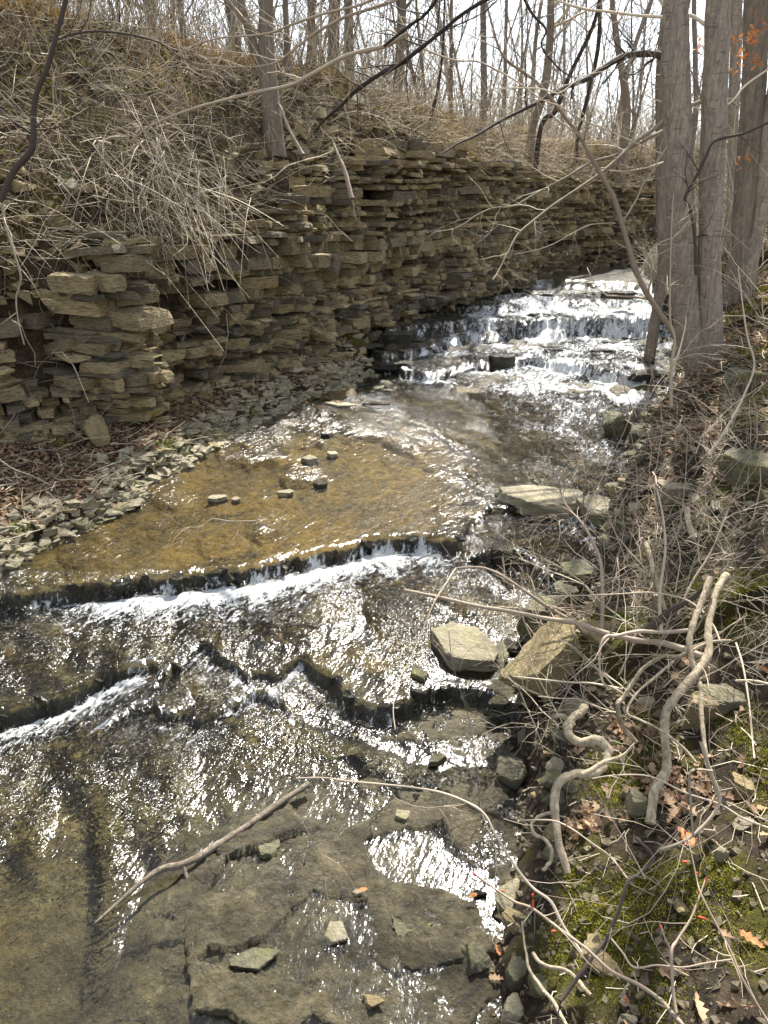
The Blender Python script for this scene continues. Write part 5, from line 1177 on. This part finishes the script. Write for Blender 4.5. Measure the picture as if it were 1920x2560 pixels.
# twig litter
T = Tubes(); n = 2200; y = 1.2+rg.rand(n)*7; x = np.interp(y, *ER)+.06+rg.rand(n)*1.7; z = ground(x, y)
for i in range(n):
    L_ = (.03+.14*rg.rand()**2)*(1+.15*y[i]); a = rg.rand()*6.3; d = np.array([math.cos(a), math.sin(a), rg.randn()*.2+.1])*L_; p0 = np.array([x[i], y[i], z[i]+.008])
    T.add([p0, p0+d*.5+rg.randn(3)*L_*.08, p0+d], [.0012+.0007*y[i]*rg.rand()]*3, 3, rg.rand())
n = 1500; y = 2.8+rg.rand(n)*6; x = np.interp(y, *EL)-.03-rg.rand(n)*1.5; z, d_, _, _, _, _ = ground(x, y, True)
for i in range(n):
    if d_[i] > .1: continue
    L_ = .06+.35*rg.rand()**2.5; a = rg.rand()*6.3; d = np.array([math.cos(a), math.sin(a), rg.randn()*.15+.1])*L_; p0 = np.array([x[i], y[i], z[i]+.012])
    T.add([p0, p0+d*.5+rg.randn(3)*L_*.08, p0+d], [.0018+.0016*rg.rand()]*3, 3, rg.rand())
link('debris', T.mesh('debris'), M['twig'], kind='stuff')
# pebbles and rubble too many to count
def rubble(name, x, y, size, m, flat=.6):
    n = len(x); z = ground(x, y); t, f = ICO[2]
    v8 = TV[:, None]*0
    tv_, tq_ = cube_template(1); j = rg.randn(n, 8, 3)*.32; base = tv_[None]*np.array([1, .8, flat])+j
    a = rg.rand(n)*6.3; tx_ = rg.randn(n)*.25; c, s_ = np.cos(a), np.sin(a)
    X_ = base[..., 0]*c[:, None]-base[..., 1]*s_[:, None]; Y_ = base[..., 0]*s_[:, None]+base[..., 1]*c[:, None]; Z_ = base[..., 2]+X_*tx_[:, None]
    V_ = np.stack([X_*size[:, None]+x[:, None], Y_*size[:, None]+y[:, None], Z_*size[:, None]+z[:, None]], -1).reshape(-1, 3)
    me = mesh_np(name, V_, (tq_[None]+np.arange(n)[:, None, None]*8).reshape(-1, 4), smooth=False); vattr(me, 'tint', np.repeat(rg.rand(n), 8)); return link(name, me, M[m], kind='stuff')
n = 2600; y = 2.6+rg.rand(n)**1.2*6.4; x = eL(y)+.10-np.abs(rg.randn(n))*.17; z, d, _, _, _, _ = ground(x, y, True); k = d < 0
rubble('gravel', x[k], y[k], (.008+.03*rg.rand(k.sum())**2)*(1+.05*y[k]), 'pale', .4)
n = 1500; s = s0+(s1-s0)*.75*rg.rand(n); a, b, c, e = on_cliff(s); dd = -.25*rg.rand(n)**1.5+.12; x, y = a-e*dd, b+c*dd
rubble('rubble', x, y, .02+.06*rg.rand(n)**2, 'tan', .5)
n = 1500; s = s0+(s1-s0)*.75*rg.rand(n); a, b, c, e = on_cliff(s); dd = .30+.5*rg.rand(n)**1.5; x, y = a-e*dd, b+c*dd
rubble('rubble', x, y, .02+.07*rg.rand(n)**2, 'tan', .35)
n = 5000; y = .8+rg.rand(n)**1.3*6; x = eR(y)+rg.rand(n)**1.5*1.3-.03; z = ground(x, y)
rubble('gravel', x, y, (.0025+.008*rg.rand(n)**3)*(1+.2*y), 'dusty', .7)

# ------------------------------------------------------------------ light, sky
SE, SA = R_(48), R_(17)
sd = Vector((math.sin(SA)*math.cos(SE), math.cos(SA)*math.cos(SE), math.sin(SE)))
ld = bpy.data.lights.new('sun', 'SUN'); ld.energy = 5.0; ld.angle = R_(.6); ld.color = (1., .95, .86)
lo = bpy.data.objects.new('sun', ld); COL.objects.link(lo); lo.rotation_euler = sd.to_track_quat('Z', 'Y').to_euler()
w = bpy.data.worlds.new('World'); scene.world = w; w.use_nodes = True; nt = w.node_tree
sky = nt.nodes.new('ShaderNodeTexSky'); sky.sky_type = 'NISHITA'; sky.sun_disc = False; sky.sun_elevation = SE; sky.sun_rotation = SA; sky.air_density = 1.0; sky.dust_density = .7; sky.ozone_density = 1.
hs_ = nt.nodes.new('ShaderNodeHueSaturation'); hs_.inputs['Saturation'].default_value = .36; hs_.inputs['Value'].default_value = 1.0
bg = nt.nodes['Background']; nt.links.new(sky.outputs[0], hs_.inputs['Color']); nt.links.new(hs_.outputs[0], bg.inputs[0]); bg.inputs[1].default_value = .115
vs = scene.view_settings; vs.view_transform = 'Standard'; vs.look = 'None'; vs.exposure = 1.42; vs.gamma = 1.0
scene.render.engine = 'CYCLES'; cy = scene.cycles
cy.max_bounces = 5; cy.diffuse_bounces = 3; cy.glossy_bounces = 3; cy.transmission_bounces = 2; cy.transparent_max_bounces = 8; cy.caustics_reflective = False; cy.caustics_refractive = False
cy.sample_clamp_indirect = 6
try:
    cy.use_denoising = True; cy.denoiser = 'OPENIMAGEDENOISE'; cy.denoising_input_passes = 'RGB_ALBEDO_NORMAL'
except Exception: pass
